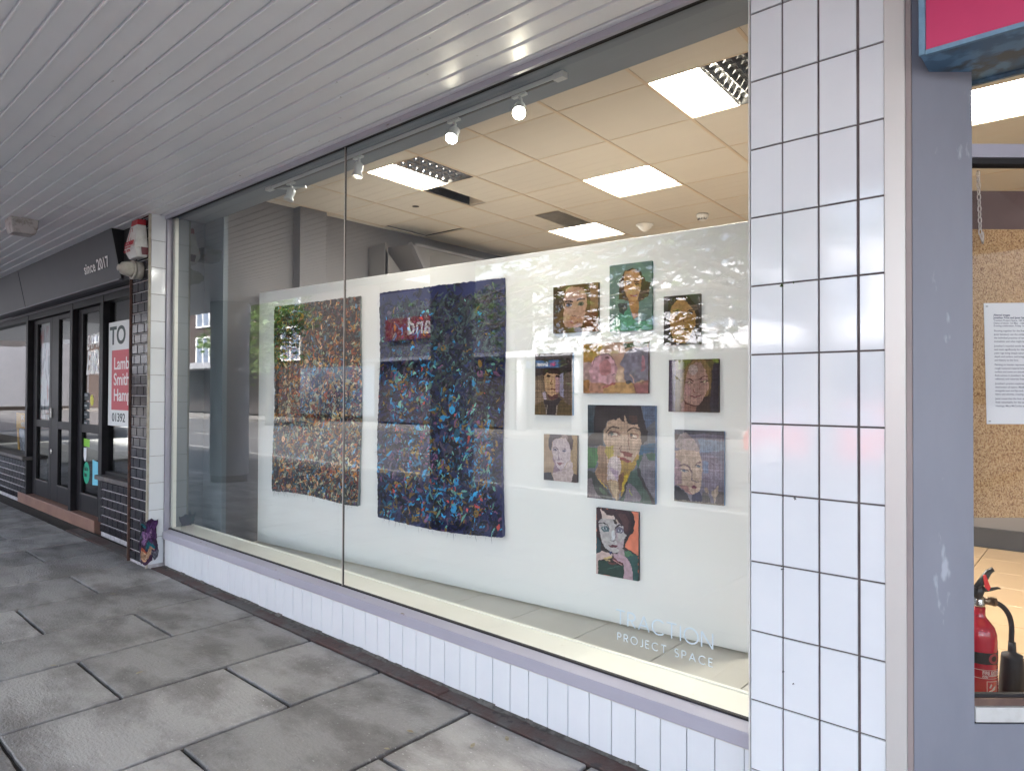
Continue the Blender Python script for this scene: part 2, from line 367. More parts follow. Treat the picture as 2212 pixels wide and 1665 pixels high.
# ---- gallery room
FZ = .165; CZ = 3.24
TH = R_(2.7); EX = Vector((math.cos(TH), math.sin(TH), 0)); EY = Vector((-math.sin(TH), math.cos(TH), 0)); O0 = Vector((-1.563, .870, 0)); PT = .612
def cellp(i, j): return O0+EX*(PT*i)+EY*(PT*j)
fl = MB()
for i in range(-10, 13):
    for j in range(-2, 17):
        x0 = -.74+.4665*(i-2); y0 = .568+.4665*(j)
        if x0 < -5.2 or x0 > 3.2 or y0 < .05 or y0 > 1.45: continue
        if x0 < .0: fl.bevbox(x0+.0025, x0+.464, y0+.0025, y0+.464, FZ-.02, FZ, .0012, 'z+', rs.uniform(.94, 1.05))
struct('gallery_floor', fl, M['floor'])
fl = MB()
for i in range(-8, 13):
    for j in range(-4, 12):
        x0 = .195+.4665*i; y0 = .568+.4665*j
        if (x0 >= .0 or y0 > 1.45) and y0 < 4.4 and y0 > .05 and y0+.23 > -.168+.885*(x0+.23-.5545)+.2: fl.bevbox(x0+.0025, x0+.464, y0+.0025, y0+.464, FZ-.02, FZ, .0012, 'z+', rs.uniform(.94, 1.05))
struct('entrance_floor', fl, M['warmfloor'])
struct('floor_screed', MB().box(-5.3, 5.5, .0, 8.6, .05, FZ-.015), M['dark'])
LUM = {(1, 0): 'half', (-3, 0): 'half', (-1, 2): 'full', (-3, 4): 'full', (3, 3): 'full', (3, 0): 'full', (-1, 6): 'full', (3, 5): 'full'}
LUM = {(1, 0): ('half', 'a'), (-3, 0): ('half', 'b'), (-1, 2): ('full', 'c'), (-3, 4): ('full', 'd'), (3, 2): ('full', 'e')}
cl = MB(); gr = MB()
def cquad(mb, i, j, z, a0=0., a1=1., b0=0., b1=1., tone=1.0, th=.012):
    g = .009
    P = [cellp(i+a0, j+b0), cellp(i+a1, j+b0), cellp(i+a1, j+b1), cellp(i+a0, j+b1)]
    mb.prism([(p.x, p.y, z) for p in P], (0, 0, th), tone)
for i in range(-6, 9):
    for j in range(-1, 11):
        if (i, j) in LUM: continue
        if (i, j) == (-3, 1): cquad(cl, i, j, CZ, .33, 1, 0, 1); continue
        if (i, j) == (-3, 3): cquad(cl, i, j, CZ, .0, .45, 0, 1); cquad(cl, i, j, CZ+.004, .46, .97, .02, .98, .8); continue
        if (i, j) == (-5, 2): cquad(cl, i, j, CZ+.02, 0, 1, 0, .985); continue
        cquad(cl, i, j, CZ, tone=rs.uniform(.95, 1.04))
o_ceiling = struct('gallery_ceiling', cl, M['ceil'])
for i in range(-6, 10):
    P = cellp(i, -1.2); Q = cellp(i, 11); d = EX*.010
    gr.prism([(P-d)+Vector((0, 0, CZ-.004)), (P+d)+Vector((0, 0, CZ-.004)), (Q+d)+Vector((0, 0, CZ-.004)), (Q-d)+Vector((0, 0, CZ-.004))], (0, 0, .003))
for j in range(-1, 12):
    P = cellp(-6, j); Q = cellp(9, j); d = EY*.005
    gr.prism([(P-d)+Vector((0, 0, CZ-.0025)), (P+d)+Vector((0, 0, CZ-.0025)), (Q+d)+Vector((0, 0, CZ-.0025)), (Q-d)+Vector((0, 0, CZ-.0025))], (0, 0, .002))
struct('ceiling_grid', gr, M['tbar'])
struct('ceiling_void', MB().box(-6, 6, .2, 8.6, 3.42, 3.425), M['dark'])
# beam over the window, its bright-grey underside, the reveal, the stub wall and the side wall
struct('window_beam', MB().box(-5.14, .48, .03, .29, 3.022, 3.42), M['beam'])
wl = MB()
wl.box(-4.9, -4.76, .33, 8.6, .1, 3.42)
struct('side_wall', wl, M['darkwall'])
struct('stub_wall', MB().box(-5.2, -4.76, .29, .33, .1, 3.42), M['bluewall'])
struct('reveal_wall', MB().box(-5.2, -5.125, .04, .29, .1, 3.42), M['bluewall'])
struct('back_wall', MB().box(-5, -.5, 8.5, 8.6, .1, 3.42), M['darkwall'])
struct('right_side_wall', MB().box(4.2, 4.3, .3, 8.6, 0, 3.42), M['ceil'])
struct('entrance_back_wall', MB().box(-.5, 4.2, 4.86, 4.95, 0, 3.42), mat('dim_wall', (.13, .115, .11), .7))
tag(MB().box(-.5, 4.2, 4.80, 4.855, FZ+.0, FZ+.16).build('skirting_board', M['dark']), 'dark skirting board along the back of the entrance', 'skirting')
tag(MB().box(-4.757, -4.64, .956, 1.242, FZ, 3.238).build('wall_pier', M['darkwall'], None, .004), 'dark grey boxed pier on the side wall left of the display board', 'pier')
# stairwell boxing above the display board
sb = thing('stair_boxing', 'dark charcoal stairwell boxing with slanted edges above the display board', 'stair boxing', (-4.5, 2.0, 2.4))
a = MB(); a.prism([(-4.74, 1.80, 2.0), (-4.74, 1.80, 3.00), (-4.50, 1.83, 3.03), (-4.50, 1.83, 2.0)], (0, .04, 0)); a.build('upright_panel', M['darkwall2'], sb, .004)
a = MB(); a.prism([(-4.50, 1.83, 2.97), (-4.50, 2.18, 2.62), (-4.50, 2.18, 2.0), (-4.50, 1.83, 2.0)], (-.25, 0, 0)); a.build('slanted_cheek', M['darkwall2'], sb, .004)
a = MB(); a.prism([(-4.74, 1.99, 3.03), (-4.36, 2.06, 3.03), (-4.40, 2.34, 2.65), (-4.74, 2.30, 2.65)], (0, .03, 0)); a.build('sloping_board', M['darkwall2'], sb, .004)
a = MB(); a.prism([(-4.36, 2.06, 3.03), (-4.36, 4.6, 3.00), (-4.36, 4.6, 2.0), (-4.36, 2.6, 2.0), (-4.36, 2.36, 2.6)], (-.04, 0, 0)); a.build('long_side_panel', M['darkwall2'], sb, .004)
a = MB(); a.prism([(-4.35, 2.06, 3.045), (-4.35, 4.6, 3.015), (-4.35, 4.6, 2.985), (-4.35, 2.09, 3.015)], (-.06, 0, 0)); a.prism([(-4.35, 2.05, 3.045), (-4.35, 2.09, 3.045), (-4.35, 2.42, 2.55), (-4.35, 2.38, 2.55)], (-.06, 0, 0)); a.build('edge_trim', M['darkwall'], sb)

# ---- the shop window
win = thing('shop_window', 'large two pane gallery window with lilac metal sill over white tiles', 'shop window', (-2.5, 0, .3))
MB().box(-5.125, -2.5335, .0, .010, .320, 3.012).build('glass_pane', M['glass'], win)
MB().box(-2.5315, .07, .0, .010, .320, 3.012).build('glass_pane', M['glass'], win)
a = MB(); a.box(-5.10, .07, -.062, -.002, .246, .304); a.prism([(-5.10, -.062, .304), (-5.10, -.002, .304), (-5.10, -.002, .318)], (5.17, 0, 0)); a.build('sill_rail', M['lilac'], win, .003)
MB().box(-5.12, .07, -.004, .014, .300, .3245).build('bottom_gasket', M['dark'], win)
MB().box(-5.125, .07, -.03, .012, 3.012, 3.03).build('top_gasket', M['dark'], win)
MB().box(-5.14, .07, -.05, -.031, 3.0, 3.029).build('head_trim', M['lilac'], win)
MB().box(-5.15, -5.125, -.035, .012, .30, 3.012).build('side_frame', M['lilac'], win, .002)
MB().box(-5.124, -5.085, .014, .045, .33, 3.02).build('inner_frame', M['ledge'], win, .002)
MB().box(-2.5335, -2.5315, -.001, .011, .320, 3.012).build('joint', M['joint'], win)
MB().box(-2.5345, -2.5305, -.004, -.001, .320, 3.012).build('joint_strip', mat('silicone_joint', (.42, .39, .38), .4), win)
MB().box(-5.10, .07, -.050, -.040, .238, .246).build('tile_trim', M['alu'], win)
MB().box(-5.12, .45, .015, .203, .27, .324).build('inner_ledge', M['ledge'], win, .003)
MB().box(-5.12, .45, .190, .208, .324, .331).build('ledge_lip', M['lip'], win, .002)
# tiled riser under the window: upright white tiles
rz = thing('tiled_riser', 'low white tiled wall of upright tiles under the gallery window', 'tiled wall', (-2.5, -.03, 0))
MB().box(-5.12, .07, -.027, .2, -.05, .246).build('backing', M['grout'], rz)
a = MB(); x = -.005
while x > -5.15:
    a.bevbox(max(x-.1125+.0042, -5.115), x-.0, -.035, -.026, .008, .238, .0012, 'y-', rs.uniform(.97, 1.02)); x -= .1125
a.bevbox(-.0028, .068, -.035, -.026, .008, .238, .0012, 'y-')
a.build('white_tiles', M['tile'], rz)
a = MB(); x = .07; ph = 0
while x > -5.11:
    x2 = x-rs.uniform(.03, .09); hh = rs.uniform(.004, .016); ww = rs.uniform(.045, .062)
    a.prism([(x, -.034, hh), (x, -.036-(ww-.036)*.4, hh*.6), (x, -ww, .001), (x, -.034, -.01)], (max(x2, -5.11)-x, 0, 0)); x = x2
a.build('mortar_fillet', mat('dirty_mortar', (.15, .14, .13), .9, c2=(.06, .055, .05), nscale=25, bump=.5), rz)

# ---- white tiled pillar
pl = thing('tiled_pillar', 'pillar faced with tall white glazed tiles and dark joints', 'pillar', (.27, -.1, 0))
MB().box(.076, .482, -.165, .30, -.05, 3.03).build('core', M['grout'], pl)
a = MB()
cols = [(.0765, .1795), (.1845, .2915), (.2980, .4055), (.4140, .4815)]
for r in range(14):
    zt = 1.63+6*.2311-r*.2311; zb = zt-.2311+.0055
    if zb > 3.03: continue
    for c0, c1 in cols:
        a.bevbox(c0, c1, -.172-rs.uniform(0, .0006), -.163, max(zb, .0), min(zt, 3.028), .0015, 'y-')
a.build('white_tiles', M['tile'], pl)
a = MB()
for r in range(14):
    zt = 1.63+6*.2311-r*.2311; zb = zt-.2311+.0055
    for c0, c1 in ((-.163, -.055), (-.05, -.002)):
        a.box(.0705, .0755, c0, c1, max(zb, .0), min(zt, 3.028))
a.build('side_tiles', M['tile'], pl)
MB().box(.0695, .0745, -.175, -.1635, 0, 3.029).build('corner_trim', M['white'], pl)
mo = mat('moss', (.05, .08, .02), .9)
for (mx, mz, mr) in ((.182, 1.856, .006), (.218, 1.862, .0035), (.184, 1.169, .003), (.222, 1.166, .004), (.181, .932, .004), (.183, .71, .003), (.184, .60, .003), (.215, .57, .003)):
    a = MB(); rq = random.Random(int(mx*9999+mz*77))
    for k in range(7):
        c = Vector((mx+rq.gauss(0, mr*.5), -.1745, mz+rq.gauss(0, mr*.6))); a.lathe([(0, mr*.5), (mr*.35, mr*.25), (mr*.45, 0)], c, (rq.gauss(0, .4), -1, rq.gauss(0, .4)), 6, False)
    a.build('moss_tuft', mo if mz > 1.5 else M['dark'], pl)
# aluminium strip and taupe return
tr = thing('door_frame_post', 'pale aluminium door post beside the tiled pillar', 'door post', (.51, -.17, 0))
MB().box(.482, .538, -.178, -.02, -.02, 3.03).build('post', M['alu'], tr, .003)
MB().box(.5382, .553, -.173, -.02, -.02, 3.03).build('return', M['taupe'], tr, .001)

# ---- splayed entrance screen (grey-blue), parallel to the picture plane
P0 = Vector((.5545, -.168, 0))
def SP(s, off, z): return P0+RR*s+Vector((F.x, F.y, 0)).normalized()*off+Vector((0, 0, z))
def sbox(mb, s0, s1, o0, o1, z0, z1):
    p = [SP(s, o, z) for s in (s0, s1) for o in (o0, o1) for z in (z0, z1)]
    return mb.add(p, [(0, 1, 3, 2), (4, 6, 7, 5), (0, 4, 5, 1), (2, 3, 7, 6), (0, 2, 6, 4), (1, 5, 7, 3)])
sc = thing('entrance_screen', 'blue grey painted entrance screen with a glazed opening', 'entrance screen', SP(0, 0, 0))
a = MB(); sbox(a, 0, .1745, 0, .06, -.02, 3.0); sbox(a, .1745, 1.2, 0, .06, -.02, .550); a.build('grey_panel', M['greyblue'], sc)
sbox(MB(), .1755, 1.2, -.006, .05, .558, .600).build('white_sill', M['white'], sc)
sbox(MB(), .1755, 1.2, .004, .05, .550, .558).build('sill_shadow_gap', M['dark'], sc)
sbox(MB(), .1755, 1.2, .002, .030, .601, .622).build('bronze_rail', mat('bronze_rail', (.22, .14, .11), .35, .4, c2=(.14, .09, .08), nscale=9), sc)
sbox(MB(), .1755, 1.2, .012, .026, .6225, .631).build('glazing_bead', M['dark'], sc)
sbox(MB(), .1755, 1.2, .002, .05, 2.195, 2.234).build('transom_bar', M['lilac'], sc)
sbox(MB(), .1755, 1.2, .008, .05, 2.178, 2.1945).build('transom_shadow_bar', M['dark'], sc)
sbox(MB(), .1755, 1.2, .030, .034, .632, 2.178).build('glass_pane', glass_mat('screen_glass', tint=(.98, .98, .97), amt=.22), sc)
sbox(MB(), .1755, 1.2, .030, .034, 2.234, 3.0).build('transom_glass', M['glass'], sc)

# ---- pink fascia box sign
bs = thing('box_sign', 'bright pink box sign with a worn pale blue frame', 'sign', (1.2, -.25, 2.45))
BX0, BX1, BY0, BY1, BZ0, BZ1 = .592, 3.2, -.262, .03, 2.444, 3.027
MB().box(BX0, BX1, BY0+.01, BY1, BZ0, BZ1).build('sign_box', M['blue'], bs)
MB().box(BX0+.014, BX1, BY0+.002, BY0+.010, BZ0+.012, BZ1).build('pink_panel', M['pink'], bs)
a = MB(); a.box(BX0-.003, BX0+.013, BY0-.004, BY0+.0095, BZ0-.002, BZ1); a.box(BX0+.0132, BX1, BY0-.004, BY0+.0095, BZ0-.004, BZ0+.010); a.build('pale_blue_frame', M['bluedge'], bs, .002)
a = MB(); a.box(BX0, BX1, BY1-.010, BY1+.002, BZ0-.012, BZ0-.0005); a.build('rear_flange', M['blue'], bs)

# ---- things behind the entrance screen
ck = bpy.data.materials.new('chipboard'); ck.use_nodes = True
n = ck.node_tree.nodes; l = ck.node_tree.links; tc = n.new('ShaderNodeTexCoord'); vo = n.new('ShaderNodeTexVoronoi'); vo.inputs['Scale'].default_value = 420
mp = n.new('ShaderNodeMapping'); mp.inputs['Scale'].default_value = (1, 1, .6); l.new(tc.outputs['Object'], mp.inputs[0]); l.new(mp.outputs[0], vo.inputs['Vector'])
rp = n.new('ShaderNodeValToRGB'); e = rp.color_ramp.elements; e[0].position = 0; e[0].color = (.20, .085, .03, 1); e[1].position = .9; e[1].color = (.58, .37, .18, 1)
x_ = e.new(.3); x_.color = (.40, .21, .085, 1); x_ = e.new(.6); x_.color = (.50, .30, .14, 1)
sep = n.new('ShaderNodeSeparateColor'); l.new(vo.outputs['Color'], sep.inputs[0]); l.new(sep.outputs[0], rp.inputs[0]); l.new(rp.outputs[0], n['Principled BSDF'].inputs['Base Color'])
n['Principled BSDF'].inputs['Roughness'].default_value = .75
nb = thing('notice_board', 'brown chipboard notice board hung behind the entrance glass', 'notice board', SP(.5, .1, 1.1))
sbox(MB(), .0, 1.15, .10, .112, 1.127, 2.008).build('board', ck, nb)
sbox(MB(), .0, 1.15, .113, .118, 1.9, 2.13).build('top_batten', mat('brown_batten', (.10, .055, .05), .6, c2=(.14, .08, .075), nscale=8), nb)
MD = {}
pp = thing('notice_sheet', 'white printed exhibition notice pinned on the chipboard', 'notice', SP(.3, .097, 1.4))
a = MB(); q = [SP(.2755, .0975, 1.781), SP(.58, .0975, 1.785), SP(.585, .0975, 1.412), SP(.283, .0975, 1.412)]; a.prism(q, Vector((F.x, F.y, 0))*.001); a.build('paper', mat('white_paper', (.74, .74, .78), .7), pp)
ink = mat('grey_ink', (.13, .13, .19), .7)
lines = [('Altered images', 1, .0), ('Jonathan Price and Janet Sainsbury', 1, .0082), ('Traction Project Space, 184 Sidwell Street', 0, .0163), ('Dates of show: 1st May - 16th June', 0, .0245), ('Evening celebration, Friday 1st May, 5', 0, .0327),
 ('Showing together for the first time, textile', 0, .0480), ('Janet Sainsbury use the exhibition as', 0, .0588), ('the individual practices of two artists with', 0, .0696), ('mutualistic and what might be seen as', 0, .0803),
 ("Jonathan's recycled textile hangings are", 0, .0943), ('and most significantly for this exhibition', 0, .1050), ('paint rags bring deeply saturated and', 0, .1160), ('depth and surface, and bringing an ex', 0, .1268), ('and history to the fore.', 0, .1376),
 ('Painting on hessian represents a new', 0, .1515), ('rough textured material brings challenge', 0, .1625), ('surface and some are absorbed into', 0, .1733), ("finds echoes in Jonathan's hangings", 0, .1843), ('reflected, and materials float or sink.', 0, .1950),
 ("Jonathan's practice explores the joy", 0, .2090), ('destruction of nature. Motifs that were', 0, .2200), ('alongside eyes and lips and are part', 0, .2308), ('fabric and stitches, creating abstract', 0, .2415),
 ('Janet researches the lives of female', 0, .2550), ('finds remarkable; for this exhibition', 0, .2660), ('Hastings, Mary McCarthy and Joan', 0, .2772)]
body = MB()
ptx = thing
for k, (tx, bd, dz) in enumerate(lines):
    s0 = .3045+dz*.02*1.0
    text('printed_line', tx, .0078 if not bd else .0084, SP(s0, .0972, 1.742-dz), RR, (0, 0, 1), ink, pp, depth=.0001, bold=.00025 if bd else .00005)
for (s, z) in ((.281, 1.77), (.288, 1.4195)): sbox(MB(), s, s+.006, .0955, .097, z, z+.002).build('staple', M['black'], pp)
# hanging chain
ch = thing('hanging_chain', 'thin steel chain hanging behind the entrance glass', 'chain', SP(.20, .07, 2.0))
a = MB(); stl = mat('steel_link', (.62, .55, .52), .45, .3)
for k in range(11):
    z = 2.165-k*.0175; c = SP(.2335+.0006*k, .06, z); d = RR if k % 2 == 0 else Vector((F.x, F.y, 0)).normalized()
    pts = [c+d*(.0045*math.cos(t))+Vector((0, 0, .0105*math.sin(t))) for t in [2*math.pi*i/12 for i in range(13)]]
    a.tube(pts, .0019, 6, cap=False)
a.build('links', stl, ch)
a = MB(); a.tube([SP(.240, .06, 1.985), SP(.2405, .06, 1.975), SP(.245, .06, 1.962), SP(.247, .06, 1.955), SP(.2485, .06, 1.975), SP(.2475, .06, 1.99)], .0025, 8); a.build('hook', stl, ch)

# fire extinguisher
EXC = CAM+(SP(.364-.002, .25, 0)-CAM)*1.18; EXC = Vector((EXC.x, EXC.y, FZ))
fe = thing('fire_extinguisher', 'red fire extinguisher with black horn on the tiled entrance floor', 'fire extinguisher', EXC)
red = mat('red_enamel', (.42, .015, .035), .22, c2=(.36, .012, .03), nscale=4, coat=.5)
r = .059
MB().lathe([(.0, .0), (r-.004, .0), (r, .006), (r, .40), (r*.97, .425), (r*.85, .448), (r*.6, .468), (.026, .480), (.021, .49), (.021, .520), (.0, .520)], EXC).build('cylinder_body', red, fe)
MB().lathe([(.0, .519), (.019, .521), (.021, .532), (.017, .545), (.016, .56), (.0, .562)], EXC).build('chrome_collar', M['louvre'], fe)
E1 = RR; E2 = Vector((-F.x, -F.y, 0)).normalized()   # E2 faces the street
def EP(a_, b_, z): return EXC+E1*a_+E2*b_+Vector((0, 0, z))
a = MB(); a.tube([EP(-.01, 0, .555), EP(.0, 0, .585), EP(.012, 0, .60)], [.018, .02, .014], 10)
a.tube([EP(-.01, 0, .59), EP(.018, 0, .625), EP(.036, 0, .652), EP(.052, 0, .662), EP(.058, 0, .655)], [.013, .014, .012, .010, .004], 10)
a.tube([EP(.0, 0, .583), EP(.04, 0, .586), EP(.072, 0, .592), EP(.082, 0, .590)], [.009, .008, .005, .003], 8); a.build('valve_lever', M['black'], fe)
a = MB(); a.prism([EP(.005, .016, .645), EP(.012, .018, .648), EP(.028, .022, .60), EP(.02, .022, .588), EP(.008, .02, .60)], E2*.004); a.build('red_tag', mat('tag_red', (.7, .02, .02), .4), fe)
a = MB(); a.tube([EP(.012, 0, .545), EP(.05, 0, .540)], [.013, .016], 8); a.tube([EP(.05, 0, .540), EP(.062, 0, .539)], [.018, .018], 6, smooth=False); a.build('brass_outlet', mat('dull_brass', (.18, .13, .09), .3, .8), fe)
a = MB(); hp = [EP(.06, 0, .538)]
for t in range(13):
    u = t/12; hp.append(EP(.064+.062*math.sin(u*1.75), 0, .536-.036*u-.09*u*u))
hp += [EP(.124, 0, .38), EP(.124, 0, .36)]
a.tube(hp, .0095, 10); a.build('hose', M['black'], fe)
MB().lathe([(.0, .385), (.0125, .385), (.0135, .36), (.0140, .345), (.034, .338), (.036, .325), (.056, .05), (.050, .045), (.0, .06)], EP(.127, 0, 0)).build('discharge_horn', mat('horn_black', (.02, .02, .023), .55, c2=(.035, .035, .04), nscale=8, bump=.1), fe)
def bend(s0, z0):
    def fn(co):
        th = (co[:, 0]+s0)/r; rr = r+.0006+co[:, 2]
        out = np.outer(np.sin(th)*rr, np.array(E1))+np.outer(np.cos(th)*rr, np.array(E2)); out[:, 2] += co[:, 1]+z0
        return out+np.array(EXC)
    return fn
def band(name, a0, a1, z0, z1, m_, e=.0005):
    mb = MB(); N = 24
    for k in range(N):
        t0 = a0+(a1-a0)*k/N; t1 = a0+(a1-a0)*(k+1)/N
        f = lambda t, z: EXC+E1*(math.sin(t)*(r+e))+E2*(math.cos(t)*(r+e))+Vector((0, 0, z))
        mb.quad(f(t0, z0), f(t1, z0), f(t1, z1), f(t0, z1))
    return mb.build(name, m_, fe)
band('black_band', -1.6, 1.6, .320, .363, M['black'])
wp = mat('label_white', (.75, .68, .68), .5)
band('label_rule', -1.6, 1.6, .2985, .2998, wp); band('label_rule', -1.6, 1.6, .267, .2683, wp)
rd = mat('badge_red', (.33, .05, .06), .5)
for tt in (.28, 1.15):
    mb = MB(); N = 20
    for k in range(N):
        for (r0, r1) in ((.0115, .0215), (0.0, .005)):
            p = []
            for rr_, an in ((r0, k), (r1, k), (r1, k+1), (r0, k+1)):
                an = 2*math.pi*an/N; th = tt+rr_*math.cos(an)/r; p.append(EXC+E1*(math.sin(th)*(r+.001))+E2*(math.cos(th)*(r+.001))+Vector((0, 0, .342+rr_*math.sin(an)*.9)))
            if r0 > 0: mb.quad(*p)
    mb.build('round_badge', rd, fe)
text('lettering', 'FIRE EXTINGUISHER', .0175, (0, 0, 0), RR, (0, 0, 1), wp, fe, .0002, bold=.0004, fn=bend(-.026, .2835), sx=.8)
text('lettering', '2 kg CARBON DIOXIDE', .0095, (0, 0, 0), RR, (0, 0, 1), wp, fe, .0002, bold=.0002, fn=bend(-.026, .2755), sx=.9)
text('lettering', 'CO2', .009, (0, 0, 0), RR, (0, 0, 1), wp, fe, .0002, bold=.0003, fn=bend(-.026, .2695))
for z0 in (.208, .150):
    mb = MB()
    def cp(s, z): th = (s-.016)/r; return EXC+E1*(math.sin(th)*(r+.0007))+E2*(math.cos(th)*(r+.0007))+Vector((0, 0, z))
    for (a0, a1, b0, b1) in ((.004, .006, z0, z0+.05), (.046, .048, z0, z0+.05), (.006, .046, z0, z0+.0018), (.006, .046, z0+.0482, z0+.05)):
        for k in range(4):
            u0 = a0+(a1-a0)*k/4; u1 = a0+(a1-a0)*(k+1)/4; mb.quad(cp(u0, b0), cp(u1, b0), cp(u1, b1), cp(u0, b1))
    for (pts) in (((.01, .012), (.024, .020), (.030, .016), (.014, .006)), ((.022, .020), (.040, .034), (.036, .018), (.028, .014)), ((.012, .026), (.020, .042), (.024, .036), (.018, .024))):
        mb.quad(*[cp(u, z0+v) for u, v in pts])
    mb.build('pictogram', wp, fe)
    for k in range(3): text('lettering', ('REMOVE', 'SAFETY', 'PIN')[k], .0075, (0, 0, 0), RR, (0, 0, 1), wp, fe, .0002, fn=bend(.052, z0+.038-k*.012))

# ---- ceiling luminaires
def luminaire(i, j, kind, label):
    c = cellp(i+.5, j+.5); o = thing('ceiling_light', label, 'ceiling light', (c.x, c.y, CZ), 'recessed lights in the gallery ceiling')
    def L(u, v, z): return c+EX*u+EY*v+Vector((0, 0, z))
    def lb(mb, u0, u1, v0, v1, z0, z1):
        p = [L(u, v, z) for u in (u0, u1) for v in (v0, v1) for z in (z0, z1)]
        return mb.add(p, [(0, 1, 3, 2), (4, 6, 7, 5), (0, 4, 5, 1), (2, 3, 7, 6), (0, 2, 6, 4), (1, 5, 7, 3)])
    h = .306
    a = MB(); lb(a, -h, h, -h, h, CZ+.10, CZ+.11)
    for s in (-1, 1): lb(a, min(s*h, s*(h-.004)), max(s*h, s*(h-.004)), -h, h, CZ, CZ+.10); lb(a, -h+.005, h-.005, min(s*h, s*(h-.004)), max(s*h, s*(h-.004)), CZ, CZ+.10)
    a.build('housing', M['cavity'], o)
    litr = (-.296, .296) if kind == 'full' else (-.296, .0)
    e = MB(); lb(e, litr[0]+.004, litr[1]-.004, -.290, .290, CZ+.030, CZ+.034); e.build('lit_tubes', M['lit'], o)
    if kind == 'full':
        e = MB(); lb(e, -.24, .24, -.22, .22, CZ+.026, CZ+.0295)
    ld = bpy.data.lights.new('tube_light', 'AREA'); ld.shape = 'RECTANGLE'; ld.size = .28 if kind != 'full' else .57; ld.size_y = .57; ld.energy = 5.2 if kind != 'full' else 10.5; ld.color = (1, .97, .92)
    lo = bpy.data.objects.new('tube_light', ld); col.objects.link(lo); lo.location = L(-.145 if kind != 'full' else 0, 0, CZ-.003); lo.rotation_euler = (0, 0, TH)
    g = MB()
    for k in range(5 if kind == 'full' else 5):
        u = -.296+k*.148; 
        lb(g, u-.0015, u+.0015, -.296, .296, CZ+.002, CZ+.024)
    for k in range(1, 8):
        v = -.296+k*.074; lb(g, -.294, .294, v-.001, v+.001, CZ+.004, CZ+.022)
    g.build('louvre', M['louvre'], o)
    if kind != 'full':
        g = MB()
        for k in range(4):
            u = .018+k*.072
            for q in range(8):
                v = -.29+q*.0725
                g.quad(L(u, v, CZ+.004), L(u+.03, v+.01, CZ+.05), L(u+.03, v+.062, CZ+.05), L(u, v+.072, CZ+.004))
        g.build('reflector_cells', M['louvre'], o)
    return o
luminaire(1, 0, 'half', 'half lit louvred ceiling light nearest the tiled pillar')
luminaire(-3, 0, 'half', 'half lit louvred ceiling light beside the glass joint')
luminaire(-1, 2, 'full', 'fully lit square ceiling light in the middle of the ceiling')
luminaire(-3, 4, 'full', 'fully lit square ceiling light furthest back above the board')
luminaire(3, 2, 'full', 'lit ceiling light seen over the entrance transom')
# slot vent next to the half-lit luminaire
c = cellp(-3, 1)
sv = thing('ceiling_slot', 'dark open slot where a ceiling strip is missing', 'ceiling slot', (c.x, c.y, CZ))
a = MB(); P = [cellp(-3, 1), cellp(-2.67, 1), cellp(-2.67, 2), cellp(-3, 2)]
a.prism([(p.x, p.y, CZ+.12) for p in P], (0, 0, .01)); a.build('slot_back', M['cavity'], sv)
a = MB(); P = [cellp(-2.67, 1), cellp(-2.665, 1), cellp(-2.665, 2), cellp(-2.67, 2)]; a.prism([(p.x, p.y, CZ+.012) for p in P], (0, 0, .11))
P = [cellp(-3, 1.98), cellp(-2.67, 1.98), cellp(-2.67, 2), cellp(-3, 2)]; a.prism([(p.x, p.y, CZ+.012) for p in P], (0, 0, .11)); a.build('slot_side', M['tbar'], sv)
# air diffuser: dull metal strip in the ceiling
c = cellp(-2.3, 3.3); df = thing('air_diffuser', 'dull metal air diffuser strip before the furthest ceiling light', 'air vent', (c.x, c.y, CZ))
a = MB(); P = [cellp(-2.53, 3.03), cellp(-2.10, 3.03), cellp(-2.10, 3.97), cellp(-2.53, 3.97)]
a.prism([(p.x, p.y, CZ-.006) for p in P], (0, 0, .004)); a.build('blade', mat('diffuser_metal', (.45, .40, .30), .3, .8, c2=(.25, .22, .17), nscale=5), df)
# downlight recesses near the beam, each shown by a flat grey disc
for (x, y, lb) in ((-1.333, .50, 'round downlight recess in the ceiling right of the lit spotlight'), (-1.92, .47, 'round downlight recess in the ceiling between the two lit spotlights')):
    o = thing('ceiling_recess', lb, 'ceiling recess', (x, y, CZ), 'round recesses by the window beam')
    MB().lathe([(.0, -.003), (.125, -.003), (.125, -.001)], (x, y, CZ)).build('dark_disc', M['beam'], o)
    MB().lathe([(.126, -.001), (.128, -.006), (.140, -.006), (.142, -.001)], (x, y, CZ)).build('rim', M['ceil'], o)
o = MB().lathe([(0, -.002), (.032, -.002), (.032, .0)], (-3.845, 1.675, CZ), n=16).build('cable_hole', M['dark'])
tag(o, 'small round black hole cut in a ceiling tile', 'hole')
# smoke detectors
def detector(x, y, label, kind):
    o = thing('smoke_detector', label, 'smoke detector', (x, y, CZ))
    if kind == 0:
        MB().lathe([(0, -.004), (.088, -.004), (.090, -.012), (.078, -.018)], (x, y, CZ), n=24).build('base_plate', M['white'], o)
        MB().lathe([(.076, -.018), (.066, -.036), (.028, -.070), (.012, -.080), (0, -.081)], (x, y, CZ), n=24).build('cone', M['white'], o)
    else:
        MB().lathe([(0, -.004), (.056, -.004), (.058, -.024), (.052, -.034)], (x, y, CZ), n=24).build('base_plate', M['white'], o)
        MB().lathe([(.050, -.034), (.048, -.050), (.030, -.066), (0, -.068)], (x, y, CZ), n=24).build('sensor', M['white'], o)
        a = MB()
        for k in range(7):
            t = -1.0+k*.33-1.0; a.box(-.003, .003, -.049, -.040, -.062, -.042, M_=Matrix.Translation((x, y, CZ)) @ Matrix.Rotation(t+1.2, 4, 'Z'))
        a.build('vent_slots', M['dark'], o)
detector(-2.565, 3.645, 'conical white detector on the ceiling just above the display board', 0)
detector(-1.94, 3.66, 'round slotted smoke detector on the ceiling near the tiled pillar', 1)

